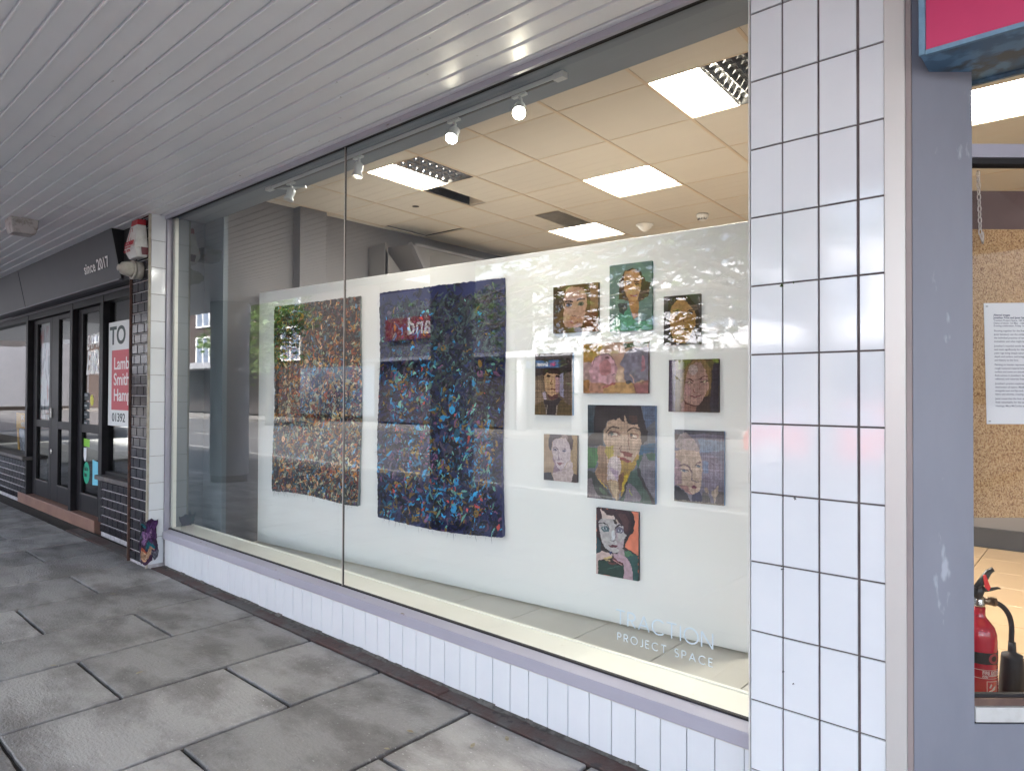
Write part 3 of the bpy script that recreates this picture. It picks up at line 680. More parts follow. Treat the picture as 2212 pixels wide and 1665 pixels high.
# ---- lighting track with four spotlights
tk = thing('light_track', 'white lighting track fixed along the window beam', 'light track', (-2.2, .12, 3.0))
MB().box(-3.62, -.99, .108, .132, 2.998, 3.020).build('track', M['spotbody'], tk, .002)
MB().box(-3.60, -1.0, .114, .126, 2.994, 2.9978).build('track_slot', M['cavity'], tk)
MB().box(-3.70, -3.62, .100, .140, 2.996, 3.020).build('end_cap', M['spotbody'], tk, .002); MB().box(-.99, -.93, .100, .140, 2.990, 3.020).build('end_cap', M['spotbody'], tk, .002)
a = MB(); a.tube([(-3.6, .13, 3.008), (-3.55, .20, 3.008), (-3.42, .27, 3.012)], .01, 8); a.build('feed_bar', M['spotbody'], tk)
bulb_on = emit('lit_spot_bulb', (1, .90, .70), 30); bulb_dim = emit('dim_spot_bulb', (1, .75, .5), 3)
def spot(x, label, aim, state):
    o = thing('spotlight', label, 'spotlight', (x, .12, 3.0), 'spotlights on the window track')
    top = Vector((x, .12, 2.996)); 
    a = MB(); a.box(x-.045, x+.045, .108, .132, 2.982, 2.9935); a.build('adapter', M['spotbody'], o, .002)
    d = Vector(aim).normalized(); hd = Vector((x+.0, .12, 2.925))
    a = MB(); a.tube([(x, .12, 2.984), (x+.01, .12, 2.965), (x+.005, .12, 2.945), hd], [.009, .008, .008, .009], 8); a.build('stem', M['spotbody'], o)
    a = MB(); p0 = hd-d*.03
    a.lathe([(0, 0), (.020, .0), (.029, .012), (.029, .045), (.024, .055), (.034, .078), (.036, .090), (.033, .090), (.024, .066), (.0, .062)], p0, d, 24); a.build('lamp_head', M['spotbody'], o)
    mt = {'on': bulb_on, 'dim': bulb_dim, 'off': M['white']}[state]
    MB().lathe([(.0, .089), (.030, .086), (.031, .080), (.0, .07)] if state == 'on' else [(.0, .080), (.026, .078), (.026, .074), (0, .07)], p0, d, 20).build('bulb', mt, o)
    if state != 'off':
        ld = bpy.data.lights.new('spot_beam', 'SPOT'); ld.energy = 3.5; ld.spot_size = R_(130); ld.spot_blend = .9; ld.color = (1, .9, .75); ld.shadow_soft_size = .03
        lo = bpy.data.objects.new('spot_beam', ld); col.objects.link(lo); lo.location = p0+d*.10; bd = Vector((-.35 if x > -2 else -.5, .55, -1)).normalized(); lo.rotation_euler = (-bd).to_track_quat('Z', 'Y').to_euler()
spot(-3.37, 'unlit white spotlight at the far left end of the track', (-.15, -.25, -1), 'off')
spot(-2.565, 'dim white spotlight just right of the glass joint', (-.1, -.1, -1), 'dim')
spot(-1.69, 'brightly lit spotlight third along the window track', (.25, -.55, -.8), 'on')
spot(-1.215, 'brightest spotlight at the right end of the track', (.45, -.6, -.75), 'on')

# ---- display board
K = .9
A0 = CAM+(Vector((-5.3, .93, 0))-CAM)*K; A0.z = 0
EB = Vector((.99591, .09035, 0)); NB = Vector((EB.y, -EB.x, 0))   # NB points to the street
def BP(s, z, off=0.): return A0+EB*(s*K)+NB*off+Vector((0, 0, 1.5+K*(z-1.5)))
db = thing('display_board', 'long white freestanding display board behind the window', 'display board', BP(2.4, .03))
a = MB(); p = [BP(-.037, .03), BP(4.80, .03), BP(4.80, 2.49), BP(-.037, 2.49)]; a.prism(p, -NB*.05); a.build('board', M['panel'], db, .003)
for s in (.3, 2.4, 4.6): a = MB(); a.prism([BP(s, -.01, -.06), BP(s+.05, -.01, -.06), BP(s+.05, -.01, -.40), BP(s, -.01, -.40)], (0, 0, .04)); a.build('foot', M['darkwall2'], db)

# ------------------------------------------------------------------ paintings
def vnoise(h, w, cells, rng):
    gy, gx = max(2, int(cells*h/w)+2), cells+2; g = rng.random((gy, gx))
    yy = np.linspace(0, gy-1.001, h); xx = np.linspace(0, gx-1.001, w); y0 = yy.astype(int); x0 = xx.astype(int); fy = (yy-y0)[:, None]; fx = (xx-x0)[None, :]
    fy = fy*fy*(3-2*fy); fx = fx*fx*(3-2*fx)
    a = g[y0][:, x0]; b = g[y0][:, x0+1]; c = g[y0+1][:, x0]; d = g[y0+1][:, x0+1]
    return (a*(1-fx)+b*fx)*(1-fy)+(c*(1-fx)+d*fx)*fy
def homog(quad):
    A = []; 
    for (x, y), (u, v) in zip(quad, ((0, 0), (1, 0), (1, 1), (0, 1))):
        A.append([x, y, 1, 0, 0, 0, -u*x, -u*y, -u]); A.append([0, 0, 0, x, y, 1, -v*x, -v*y, -v])
    return np.linalg.svd(np.array(A, float))[2][-1].reshape(3, 3)
def paint(W, H, base, quad, ops, seed=1, warp=.012, rough=.10, hessian=0.0):
    rng = np.random.default_rng(seed); Hm = homog(quad)
    def mp(p): q = Hm @ np.array([p[0], p[1], 1.]); return q[:2]/q[2]
    sc_ = abs(quad[1][0]-quad[0][0])
    asp = H/W
    V, U = np.meshgrid((np.arange(H)+.5)/H, (np.arange(W)+.5)/W, indexing='ij')
    U = U+warp*(vnoise(H, W, 14, rng)-.5)*2+warp*.7*(vnoise(H, W, 40, rng)-.5)*2; V = V+warp/asp*(vnoise(H, W, 14, rng)-.5)*2+warp*.7/asp*(vnoise(H, W, 40, rng)-.5)*2
    img = np.ones((H, W, 3))*np.array(base)/255.
    img *= (1+rough*1.3*(vnoise(H, W, 9, rng)-.5))[..., None]
    for op in ops:
        c = np.array(op[1])/255.
        if op[0] == 'p':
            pts = [mp(p) for p in op[2]]; m_ = np.zeros((H, W), bool)
            for i in range(len(pts)):
                (x1, y1), (x2, y2) = pts[i-1], pts[i]
                if y1 == y2: continue
                m_ ^= ((V < y1) != (V < y2)) & (U < (x2-x1)*(V-y1)/(y2-y1)+x1)
        elif op[0] == 'e':
            cx, cy = mp((op[2], op[3])); rx = op[4]/sc_; ry = op[5]/sc_/asp
            m_ = ((U-cx)/rx)**2+((V-cy)/ry)**2 < 1
        else:
            wd = op[2]/sc_/2; pts = [mp(p) for p in op[3]]; m_ = np.zeros((H, W), bool)
            for i in range(len(pts)-1):
                a = np.array([pts[i][0], pts[i][1]*asp]); b = np.array([pts[i+1][0], pts[i+1][1]*asp]); d = b-a; L = max(1e-9, d@d)
                t = np.clip(((U-a[0])*d[0]+(V*asp-a[1])*d[1])/L, 0, 1)
                m_ |= (U-a[0]-t*d[0])**2+(V*asp-a[1]-t*d[1])**2 < wd*wd
        tex = 1+rough*(vnoise(H, W, 22, rng)-.5)*2+rough*.6*(rng.random((H, W))-.5)
        al = .94
        img[m_] = img[m_]*(1-al)+(c*tex[..., None])[m_]*al
    if hessian:
        wv = 1+hessian*((rng.random((H, 1))-.5)+(rng.random((1, W))-.5)+(rng.random((H, W))-.5)*1.2)
        img *= wv[..., None]
    return np.clip(img, 0, 1)
ALB = .76
def painting(name, label, s0, s1, z0, z1, img, side=(60, 50, 45), th=.02, ragged=0., mt=None):
    H, W = img.shape[:2]
    c = BP((s0+s1)/2, z0); o = thing(name, label, 'painting', c, 'paintings on the display board')
    rng = np.random.default_rng(int(s0*1000))
    verts = np.zeros((H+1, W+1, 3)); P00 = np.array(BP(s0, z1)); ex = (np.array(BP(s1, z1))-P00); ez = (np.array(BP(s0, z0))-P00); nn = np.array(NB)
    uu = np.linspace(0, 1, W+1); vv = np.linspace(0, 1, H+1)
    ju = np.zeros((H+1, W+1)); jv = np.zeros((H+1, W+1))
    if ragged:
        e1 = np.convolve(rng.random(H+9)-.5, np.ones(3)/3, 'same')[:H+1]*ragged; ju[:, 0] = e1; ju[:, -1] = -e1[::-1]
        e2 = np.convolve(rng.random(W+9)-.5, np.ones(3)/3, 'same')[:W+1]*ragged; jv[0] = e2; jv[-1] = e2[::-1]
    for j in range(H+1):
        verts[j] = P00+np.outer(uu+ju[j], ex)+np.outer(vv[j]+jv[j], ez)+nn*(th+(.003*(1+math.sin(vv[j]*3+s0)) if ragged else 0))
    idx = np.arange((H+1)*(W+1)).reshape(H+1, W+1)
    f = np.stack([idx[:-1, :-1], idx[1:, :-1], idx[1:, 1:], idx[:-1, 1:]], -1).reshape(-1, 4)
    me = bpy.data.meshes.new('painted_surface'); me.from_pydata(verts.reshape(-1, 3).tolist(), [], f.tolist())
    ca = me.color_attributes.new('Col', 'FLOAT_COLOR', 'CORNER')
    l_ = np.where(img <= .04045, img/12.92, ((img+.055)/1.055)**2.4)*ALB
    cc = np.ones((H*W, 4, 4), np.float32); cc[:, :, :3] = l_.reshape(-1, 1, 3); ca.data.foreach_set('color', cc.ravel())
    me.materials.append(mt or M['paint']); me.update(); link('painted_surface', me, o)
    a = MB(); e = .0008
    a.prism([BP(s0, z0)+EB*e+Vector((0, 0, e)), BP(s1, z0)-EB*e+Vector((0, 0, e)), BP(s1, z1)-EB*e-Vector((0, 0, e)), BP(s0, z1)+EB*e-Vector((0, 0, e))], NB*(th-.0012))
    sm = mat('canvas_edge', tuple(x*ALB for x in lin([v/255 for v in side])), .85, c2=tuple(x*.6 for x in lin([v/255 for v in side])), nscale=30)
    a.build('canvas_edge', sm, o)
    return o
M['paint'] = attr_mat('oil_paint', .6, .25, 400)
M['hessian'] = attr_mat('painted_hessian', .9, .8, 500)
D = [(0, 0), (1, 0), (1, 1), (0, 1)]
P, E_, S = 'p', 'e', 's'
# woman with short dark hair, chin on folded hands, coral ground
q = [(165, 135), (950, 230), (950, 1550), (165, 1405)]
ops = [(P, (38, 36, 42), [(165, 135), (830, 215), (860, 300), (885, 450), (850, 620), (760, 720), (720, 800), (700, 900), (800, 960), (950, 1070), (950, 1550), (165, 1405)]),
 (P, (232, 135, 110), [(150, 730), (190, 760), (190, 800), (150, 830)]),
 (P, (66, 44, 52), [(165, 140), (760, 205), (810, 330), (815, 520), (790, 600), (730, 670), (640, 690), (240, 700), (165, 700)]), (P, (92, 62, 66), [(560, 260), (700, 260), (780, 400), (770, 560), (700, 620), (680, 480)]),
 (P, (203, 200, 204), [(215, 420), (270, 330), (262, 260), (245, 165), (290, 200), (370, 280), (440, 295), (500, 290), (520, 340), (560, 420), (670, 480), (680, 620), (730, 680), (690, 740), (670, 880), (640, 930), (560, 1000), (480, 1010), (400, 960), (330, 920), (280, 820), (240, 680), (215, 560)]),
 (P, (226, 206, 200), [(262, 260), (245, 165), (290, 200), (370, 280), (500, 290), (515, 350), (420, 360), (270, 350)]), (P, (186, 170, 180), [(520, 500), (580, 560), (560, 760), (620, 800), (690, 740), (670, 880), (600, 960), (520, 900), (560, 830), (530, 760)]),
 (E_, (218, 224, 232), 480, 680, 34, 90), (P, (185, 168, 176), [(560, 1000), (650, 920), (690, 960), (685, 1060), (560, 1030)]), (E_, (78, 104, 116), 335, 550, 80, 50), (E_, (205, 215, 220), 325, 540, 46, 24), (E_, (42, 62, 88), 322, 538, 21, 21),
 (S, (50, 44, 54), 16, [(220, 450), (290, 430), (360, 460), (410, 530)]), (E_, (112, 110, 132), 600, 570, 78, 56), (E_, (200, 208, 222), 605, 585, 42, 20), (E_, (40, 50, 78), 602, 580, 18, 18), (S, (58, 48, 58), 24, [(520, 570), (535, 510), (600, 470), (670, 485)]),
 (S, (140, 128, 142), 18, [(525, 560), (528, 640), (525, 720)]), (S, (118, 102, 116), 14, [(430, 760), (480, 785), (530, 770)]), (P, (96, 44, 60), [(385, 850), (440, 862), (475, 850), (575, 862), (530, 900), (470, 915), (420, 890)]), (P, (52, 42, 42), [(480, 370), (540, 360), (560, 430), (545, 470), (500, 450)]), (S, (205, 190, 175), 22, [(545, 380), (575, 440)]),
 (P, (40, 75, 88), [(165, 700), (210, 720), (250, 800), (250, 960), (280, 980), (165, 1010)]), (P, (46, 92, 92), [(690, 970), (760, 960), (830, 1010), (940, 1070), (945, 1545), (850, 1530), (830, 1300), (770, 1130), (690, 1060)]), (P, (84, 130, 98), [(690, 970), (760, 965), (850, 1050), (740, 1090), (690, 1050)]),
 (P, (216, 192, 190), [(150, 1015), (300, 975), (420, 1010), (470, 1040), (460, 1100), (330, 1110), (200, 1160), (150, 1180)]), (P, (216, 192, 190), [(150, 1160), (200, 1160), (200, 1420), (150, 1400)]), (P, (38, 72, 66), [(205, 1165), (380, 1150), (560, 1240), (680, 1230), (685, 1510), (205, 1410)]), (S, (70, 112, 100), 14, [(380, 1320), (520, 1280), (600, 1260)]),
 (S, (212, 190, 130), 24, [(320, 1110), (400, 1100), (450, 1095)]), (S, (216, 186, 140), 20, [(340, 1140), (420, 1150)]), (P, (108, 60, 62), [(370, 1170), (560, 1200), (500, 1240), (400, 1210)]), (P, (202, 172, 188), [(470, 1010), (600, 1030), (700, 1070), (780, 1160), (830, 1290), (850, 1530), (685, 1500), (690, 1250), (670, 1200), (580, 1180), (500, 1110)]),
 (S, (110, 50, 58), 18, [(480, 1105), (560, 1160), (670, 1210)]), (S, (222, 160, 160), 16, [(490, 1150), (560, 1190), (640, 1235)]), (P, (45, 55, 102), [(405, 985), (455, 980), (460, 1020), (430, 1045)])]
painting('portrait_painting', 'small painting of a dark haired woman with folded hands on coral, lowest on the board', 3.793, 4.093, .330, .760, paint(110, 156, (236, 140, 112), q, ops, 5), (40, 36, 42), .022)
# large portrait with fringe
q = [(122, 52), (1180, 68), (1175, 1600), (122, 1480)]
ops = [(P, (66, 80, 92), [(100, 40), (320, 40), (250, 240), (210, 500), (100, 540)]), (P, (84, 100, 130), [(960, 60), (1180, 60), (1180, 300), (1020, 420)]),
 (P, (38, 32, 40), [(250, 40), (940, 45), (1000, 300), (1020, 430), (1070, 470), (1030, 600), (940, 670), (900, 400), (740, 350), (600, 330), (560, 290), (430, 300), (380, 400), (350, 520), (370, 680), (110, 695), (130, 540), (215, 480), (210, 250)]),
 (P, (34, 84, 118), [(950, 660), (1170, 650), (1160, 800), (1050, 800), (950, 850), (930, 800)]), (P, (44, 86, 66), [(880, 850), (1170, 800), (1170, 930), (960, 1000), (900, 1100)]), (P, (52, 112, 54), [(110, 700), (290, 720), (285, 900), (235, 1030), (110, 1040)]),
 (P, (150, 118, 92), [(290, 690), (420, 690), (560, 860), (640, 900), (620, 1530), (520, 1480), (440, 1300), (290, 1220), (230, 1090), (280, 1000)]),
 (P, (192, 163, 142), [(360, 560), (390, 390), (440, 310), (600, 270), (700, 200), (745, 340), (900, 360), (945, 480), (950, 700), (920, 850), (850, 1000), (780, 1100), (700, 1150), (600, 1200), (430, 1100), (420, 900), (400, 690)]),
 (P, (38, 32, 40), [(420, 150), (900, 150), (920, 360), (760, 350), (735, 200), (700, 180), (690, 330), (640, 325), (600, 250), (570, 290), (430, 300)]), (P, (70, 46, 44), [(760, 230), (880, 230), (890, 330), (800, 340)]),
 (P, (166, 150, 62), [(400, 690), (530, 690), (520, 840), (440, 900), (395, 780)]), (P, (166, 132, 52), [(600, 850), (800, 950), (900, 820), (930, 850), (850, 1020), (780, 1110), (700, 1400), (650, 1500), (600, 1200)]), (P, (170, 145, 130), [(550, 780), (640, 780), (620, 860), (560, 850)]),
 (P, (205, 190, 192), [(430, 950), (480, 870), (620, 870), (660, 1010), (600, 1230), (430, 1220)]), (P, (172, 150, 172), [(440, 1000), (600, 1080), (590, 1220), (520, 1160)]), (P, (186, 163, 134), [(430, 1230), (600, 1240), (600, 1560), (520, 1430)]), (P, (110, 76, 52), [(600, 1150), (690, 1110), (650, 1400), (600, 1380)]), (P, (204, 174, 44), [(700, 1150), (760, 1130), (700, 1400), (640, 1400)]), (P, (190, 160, 60), [(290, 1200), (330, 1230), (440, 1350), (420, 1370)]),
 (P, (58, 62, 58), [(100, 1060), (240, 1100), (300, 1230), (440, 1370), (540, 1520), (100, 1500)]), (P, (84, 106, 84), [(300, 1330), (400, 1380), (430, 1440), (340, 1430)]), (P, (120, 108, 116), [(100, 1200), (180, 1180), (250, 1400), (350, 1520), (100, 1490)]), (P, (64, 86, 78), [(780, 1110), (870, 1040), (930, 1000), (1000, 1250), (1180, 1560), (1180, 1610), (640, 1550), (720, 1260), (750, 1240)]), (P, (122, 118, 132), [(920, 1020), (1000, 800), (1060, 900), (1160, 930), (1180, 1500), (1050, 1390)]),
 (S, (52, 46, 50), 44, [(900, 1060), (990, 1270), (1090, 1440), (1150, 1590)]), (P, (122, 112, 126), [(740, 1260), (850, 1330), (960, 1480), (940, 1570), (690, 1540)]), (S, (150, 160, 70), 16, [(780, 1370), (820, 1460)]), (S, (30, 34, 34), 26, [(740, 1250), (700, 1400), (640, 1520)]),
 (S, (64, 46, 42), 20, [(415, 470), (460, 410), (530, 395), (610, 410)]), (E_, (136, 106, 96), 530, 500, 96, 50), (E_, (196, 186, 176), 520, 508, 56, 24), (E_, (58, 70, 70), 498, 503, 30, 28), (S, (60, 44, 44), 12, [(440, 520), (480, 465), (570, 480), (615, 525)]), (S, (120, 86, 80), 8, [(450, 530), (500, 560), (570, 540)]),
 (S, (66, 46, 42), 22, [(740, 470), (790, 410), (860, 400), (920, 440)]), (E_, (146, 110, 96), 845, 535, 76, 40), (E_, (196, 180, 168), 855, 540, 42, 20), (E_, (52, 50, 52), 806, 530, 26, 22), (S, (70, 46, 44), 12, [(770, 560), (840, 580), (890, 560)]),
 (S, (124, 84, 68), 14, [(755, 500), (758, 640), (780, 760)]), (S, (112, 72, 62), 12, [(640, 690), (610, 720), (620, 770), (680, 790)]), (S, (122, 52, 46), 26, [(650, 785), (720, 805), (800, 815)]), (P, (124, 54, 48), [(660, 790), (800, 820), (790, 870), (700, 860)]), (P, (136, 50, 46), [(570, 862), (690, 880), (800, 930), (770, 955), (680, 930)])]
painting('portrait_painting', 'large portrait on hessian of a woman with a black fringe and green coat', 3.727, 4.206, .819, 1.427, paint(150, 190, (100, 104, 116), q, ops, 8, hessian=.22), (110, 150, 205), .02, .003, M['hessian'])
# smiling woman with long fair hair
q = [(60, 200), (1330, 160), (1330, 1510), (65, 1510)]
ops = [(P, (118, 122, 64), [(280, 190), (620, 180), (540, 420), (300, 440)]), (P, (120, 130, 60), [(1150, 160), (1330, 160), (1330, 280), (1200, 260)]), (P, (56, 50, 62), [(1190, 300), (1330, 250), (1330, 1510), (1100, 1510), (1130, 1000)]), (P, (86, 76, 100), [(60, 200), (230, 190), (240, 1510), (60, 1510)]),
 (P, (134, 108, 72), [(700, 170), (860, 160), (1000, 220), (1130, 400), (1130, 900), (1030, 1100), (960, 1100), (1080, 700), (1050, 600), (940, 350), (860, 240), (760, 230), (690, 260), (600, 380), (530, 560), (500, 700), (460, 1100), (450, 1250), (370, 1300), (350, 700), (480, 400)]),
 (P, (62, 45, 42), [(930, 1150), (1110, 1050), (1130, 1510), (740, 1510), (780, 1380), (860, 1330)]), (P, (156, 116, 106), [(370, 1300), (460, 1220), (640, 1330), (780, 1350), (760, 1520), (400, 1520)]),
 (P, (176, 140, 132), [(760, 235), (860, 245), (940, 350), (1050, 590), (1080, 740), (1070, 920), (980, 1080), (920, 1230), (850, 1330), (760, 1350), (620, 1320), (500, 1240), (450, 1130), (470, 800), (500, 680), (540, 500), (600, 370), (690, 270)]), (E_, (182, 162, 162), 680, 440, 110, 130), (P, (182, 140, 140), [(480, 830), (620, 860), (640, 1040), (560, 1120), (460, 1050)]),
 (S, (74, 38, 38), 26, [(460, 1200), (500, 1290), (620, 1340), (760, 1360), (860, 1330)]), (S, (84, 44, 42), 24, [(490, 660), (560, 655), (640, 680), (690, 730)]), (S, (84, 44, 42), 28, [(820, 690), (900, 640), (980, 600), (1050, 615)]), (S, (48, 36, 32), 34, [(480, 775), (560, 755), (650, 780)]), (E_, (196, 186, 156), 585, 774, 32, 13), (S, (52, 36, 32), 28, [(860, 770), (930, 740), (1070, 725)]), (E_, (196, 186, 156), 965, 745, 32, 11), (S, (120, 84, 96), 14, [(860, 700), (960, 670), (1060, 690)]),
 (S, (136, 98, 90), 20, [(825, 720), (850, 850), (860, 960)]), (S, (112, 66, 66), 18, [(700, 950), (690, 1000), (730, 1030), (810, 1030)]), (S, (112, 54, 60), 26, [(620, 1110), (740, 1120), (800, 1130), (880, 1090)])]
painting('portrait_painting', 'square hessian portrait of a smiling woman with long fair hair', 4.292, 4.601, 1.393, 1.707, paint(110, 112, (94, 76, 52), q, ops, 11, hessian=.2), (60, 54, 60), .018, .004, M['hessian'])
# couple, woman in hat before a man
q = [(170, 65), (1165, 100), (1180, 1580), (160, 1520)]
ops = [(P, (84, 86, 98), [(150, 50), (1180, 80), (1180, 170), (150, 140)]), (P, (126, 142, 172), [(650, 250), (1180, 300), (1180, 480), (700, 520)]), (P, (174, 158, 160), [(280, 160), (400, 130), (500, 200), (640, 370), (690, 500), (330, 470), (170, 420), (180, 260)]), (P, (96, 80, 74), [(170, 150), (290, 150), (240, 260), (170, 260)]),
 (P, (142, 132, 152), [(720, 600), (850, 520), (1000, 600), (1130, 760), (1130, 1050), (1050, 1170), (930, 1290), (800, 1220), (740, 1050)]), (P, (126, 142, 178), [(740, 700), (850, 690), (860, 940), (760, 930)]), (P, (200, 175, 158), [(180, 480), (330, 460), (680, 500), (720, 650), (730, 900), (720, 1150), (690, 1300), (580, 1370), (450, 1360), (330, 1260), (180, 1180)]), (P, (168, 142, 154), [(170, 640), (290, 700), (330, 1150), (170, 1200)]), (P, (160, 120, 120), [(240, 1190), (420, 1190), (480, 1300), (560, 1370), (430, 1350)]),
 (P, (182, 162, 148), [(790, 1220), (840, 1230), (880, 1330), (840, 1380), (790, 1300)]), (P, (182, 162, 148), [(930, 1300), (1070, 1180), (1060, 1290), (990, 1540), (950, 1400)]), (P, (48, 48, 58), [(160, 1200), (300, 1260), (430, 1370), (510, 1520), (160, 1500)]), (P, (50, 52, 82), [(540, 1370), (690, 1310), (740, 1400), (740, 1540), (540, 1520)]), (P, (98, 92, 92), [(740, 1310), (860, 1340), (930, 1550), (740, 1530)]), (P, (96, 90, 92), [(1060, 1290), (1180, 1300), (1180, 1570), (990, 1560)]),
 (S, (112, 88, 98), 30, [(280, 790), (380, 770), (480, 820), (530, 920)]), (S, (112, 86, 90), 20, [(590, 790), (640, 730), (700, 700)]), (E_, (196, 188, 184), 370, 892, 80, 30), (E_, (88, 98, 118), 362, 885, 34, 32), (S, (96, 80, 92), 13, [(290, 880), (370, 850), (465, 890)]), (E_, (190, 184, 184), 655, 805, 46, 24), (E_, (88, 98, 118), 652, 803, 28, 26), (S, (100, 82, 90), 12, [(595, 790), (650, 770), (700, 790)]),
 (S, (116, 102, 116), 16, [(530, 920), (515, 1010), (530, 1085), (600, 1110), (660, 1110)]), (P, (112, 52, 76), [(500, 1215), (570, 1185), (610, 1200), (655, 1225), (600, 1250), (540, 1245)]), (S, (110, 100, 122), 14, [(890, 700), (960, 760), (1120, 770)]), (S, (112, 100, 126), 14, [(780, 1020), (880, 1050)]), (P, (146, 136, 126), [(150, 1490), (1190, 1550), (1190, 1620), (150, 1560)])]
painting('portrait_painting', 'hessian painting of a couple, a pale woman before a grey faced man', 4.329, 4.633, .855, 1.285, paint(110, 150, (126, 122, 142), q, ops, 14, hessian=.2), (120, 160, 210), .018, .006, M['hessian'])
# small mauve faced woman
q = [(355, 210), (1245, 250), (1250, 1520), (355, 1440)]
ops = [(P, (168, 140, 104), [(1060, 230), (1250, 240), (1260, 1500), (1100, 1300)]), (P, (76, 70, 82), [(520, 190), (900, 200), (850, 310), (640, 340), (580, 440), (560, 620), (540, 680), (480, 560), (490, 350)]), (P, (70, 52, 56), [(900, 200), (1090, 210), (1140, 400), (1120, 640), (1070, 660), (1030, 460), (940, 330)]), (P, (150, 130, 132), [(830, 240), (980, 250), (1010, 380), (860, 320)]),
 (P, (150, 126, 146), [(640, 1000), (780, 1150), (860, 1170), (760, 1290), (590, 1240), (630, 1130)]), (P, (200, 182, 184), [(580, 1250), (860, 1180), (1060, 900), (1130, 1000), (1150, 1290), (1090, 1520), (630, 1480)]), (P, (202, 186, 194), [(600, 380), (680, 330), (940, 330), (1020, 450), (1080, 660), (1060, 900), (930, 1050), (880, 1150), (800, 1170), (700, 1080), (600, 900), (570, 640)]), (P, (156, 132, 150), [(585, 760), (640, 900), (700, 1060), (650, 1050), (600, 930)]),
 (P, (68, 68, 80), [(340, 1240), (430, 1230), (550, 1250), (640, 1480), (340, 1450)]), (P, (58, 42, 44), [(1150, 1280), (1260, 1300), (1260, 1530), (1090, 1500)]), (S, (74, 62, 78), 22, [(600, 580), (660, 560), (740, 610)]), (E_, (116, 108, 132), 660, 640, 60, 26), (E_, (60, 56, 80), 660, 640, 20, 20), (P, (134, 112, 134), [(745, 620), (775, 700), (735, 880), (690, 920), (785, 905), (770, 800)]),
 (S, (96, 84, 100), 16, [(830, 612), (900, 600), (960, 625)]), (E_, (122, 116, 140), 910, 662, 60, 24), (E_, (64, 60, 86), 905, 660, 20, 19), (S, (120, 96, 116), 14, [(790, 890), (830, 870)]), (P, (128, 82, 92), [(690, 978), (780, 965), (900, 1000), (850, 1020), (790, 1060), (740, 1010)])]
painting('portrait_painting', 'small tan painting of a mauve faced woman, furthest left in the lower rows', 3.380, 3.646, .907, 1.222, paint(96, 112, (174, 150, 128), q, ops, 17, hessian=.08), (70, 58, 60), .02)
# narrow portrait with dark fringe and scarf
q = [(90, 190), (745, 165), (745, 1280), (85, 1262)]
ops = [(P, (62, 52, 56), [(80, 170), (760, 150), (760, 480), (600, 560), (200, 560), (80, 600)]), (P, (136, 114, 94), [(80, 650), (220, 650), (250, 1000), (80, 1100)]), (P, (104, 88, 82), [(600, 520), (700, 520), (700, 1100), (600, 1000)]), (P, (56, 38, 38), [(240, 440), (420, 400), (540, 480), (570, 640), (510, 580), (430, 530), (300, 540), (235, 650), (220, 540)]),
 (P, (198, 160, 126), [(235, 580), (290, 520), (420, 540), (520, 560), (520, 850), (480, 900), (420, 960), (330, 930), (260, 830)]), (P, (174, 138, 150), [(440, 560), (520, 560), (515, 860), (460, 880), (440, 700)]), (P, (152, 148, 178), [(520, 560), (580, 520), (590, 900), (600, 970), (540, 930), (515, 850)]), (P, (92, 56, 56), [(300, 900), (380, 930), (480, 890), (500, 960), (400, 1010), (330, 990)]),
 (P, (104, 84, 52), [(80, 1100), (230, 1020), (290, 1290), (80, 1280)]), (P, (100, 82, 52), [(560, 980), (640, 1060), (760, 1120), (760, 1290), (460, 1290), (490, 1100)]), (P, (56, 48, 54), [(230, 990), (400, 1020), (520, 950), (560, 1000), (480, 1090), (440, 1290), (290, 1290), (270, 1090)]), (P, (186, 172, 192), [(215, 870), (270, 860), (290, 980), (240, 990)]), (S, (196, 180, 170), 12, [(300, 1090), (285, 1260)]), (S, (192, 176, 166), 12, [(480, 1100), (455, 1260)]),
 (E_, (46, 30, 28), 325, 575, 40, 20), (E_, (48, 32, 30), 480, 582, 38, 18), (S, (120, 78, 62), 18, [(370, 660), (355, 715), (405, 725)]), (S, (112, 62, 52), 14, [(325, 820), (390, 805), (450, 815)])]
painting('portrait_painting', 'narrow brown portrait of a face with dark fringe and black scarf', 3.306, 3.609, 1.353, 1.776, paint(106, 148, (112, 94, 82), q, ops, 20, hessian=.3), (72, 135, 185), .02, .004, M['hessian'])
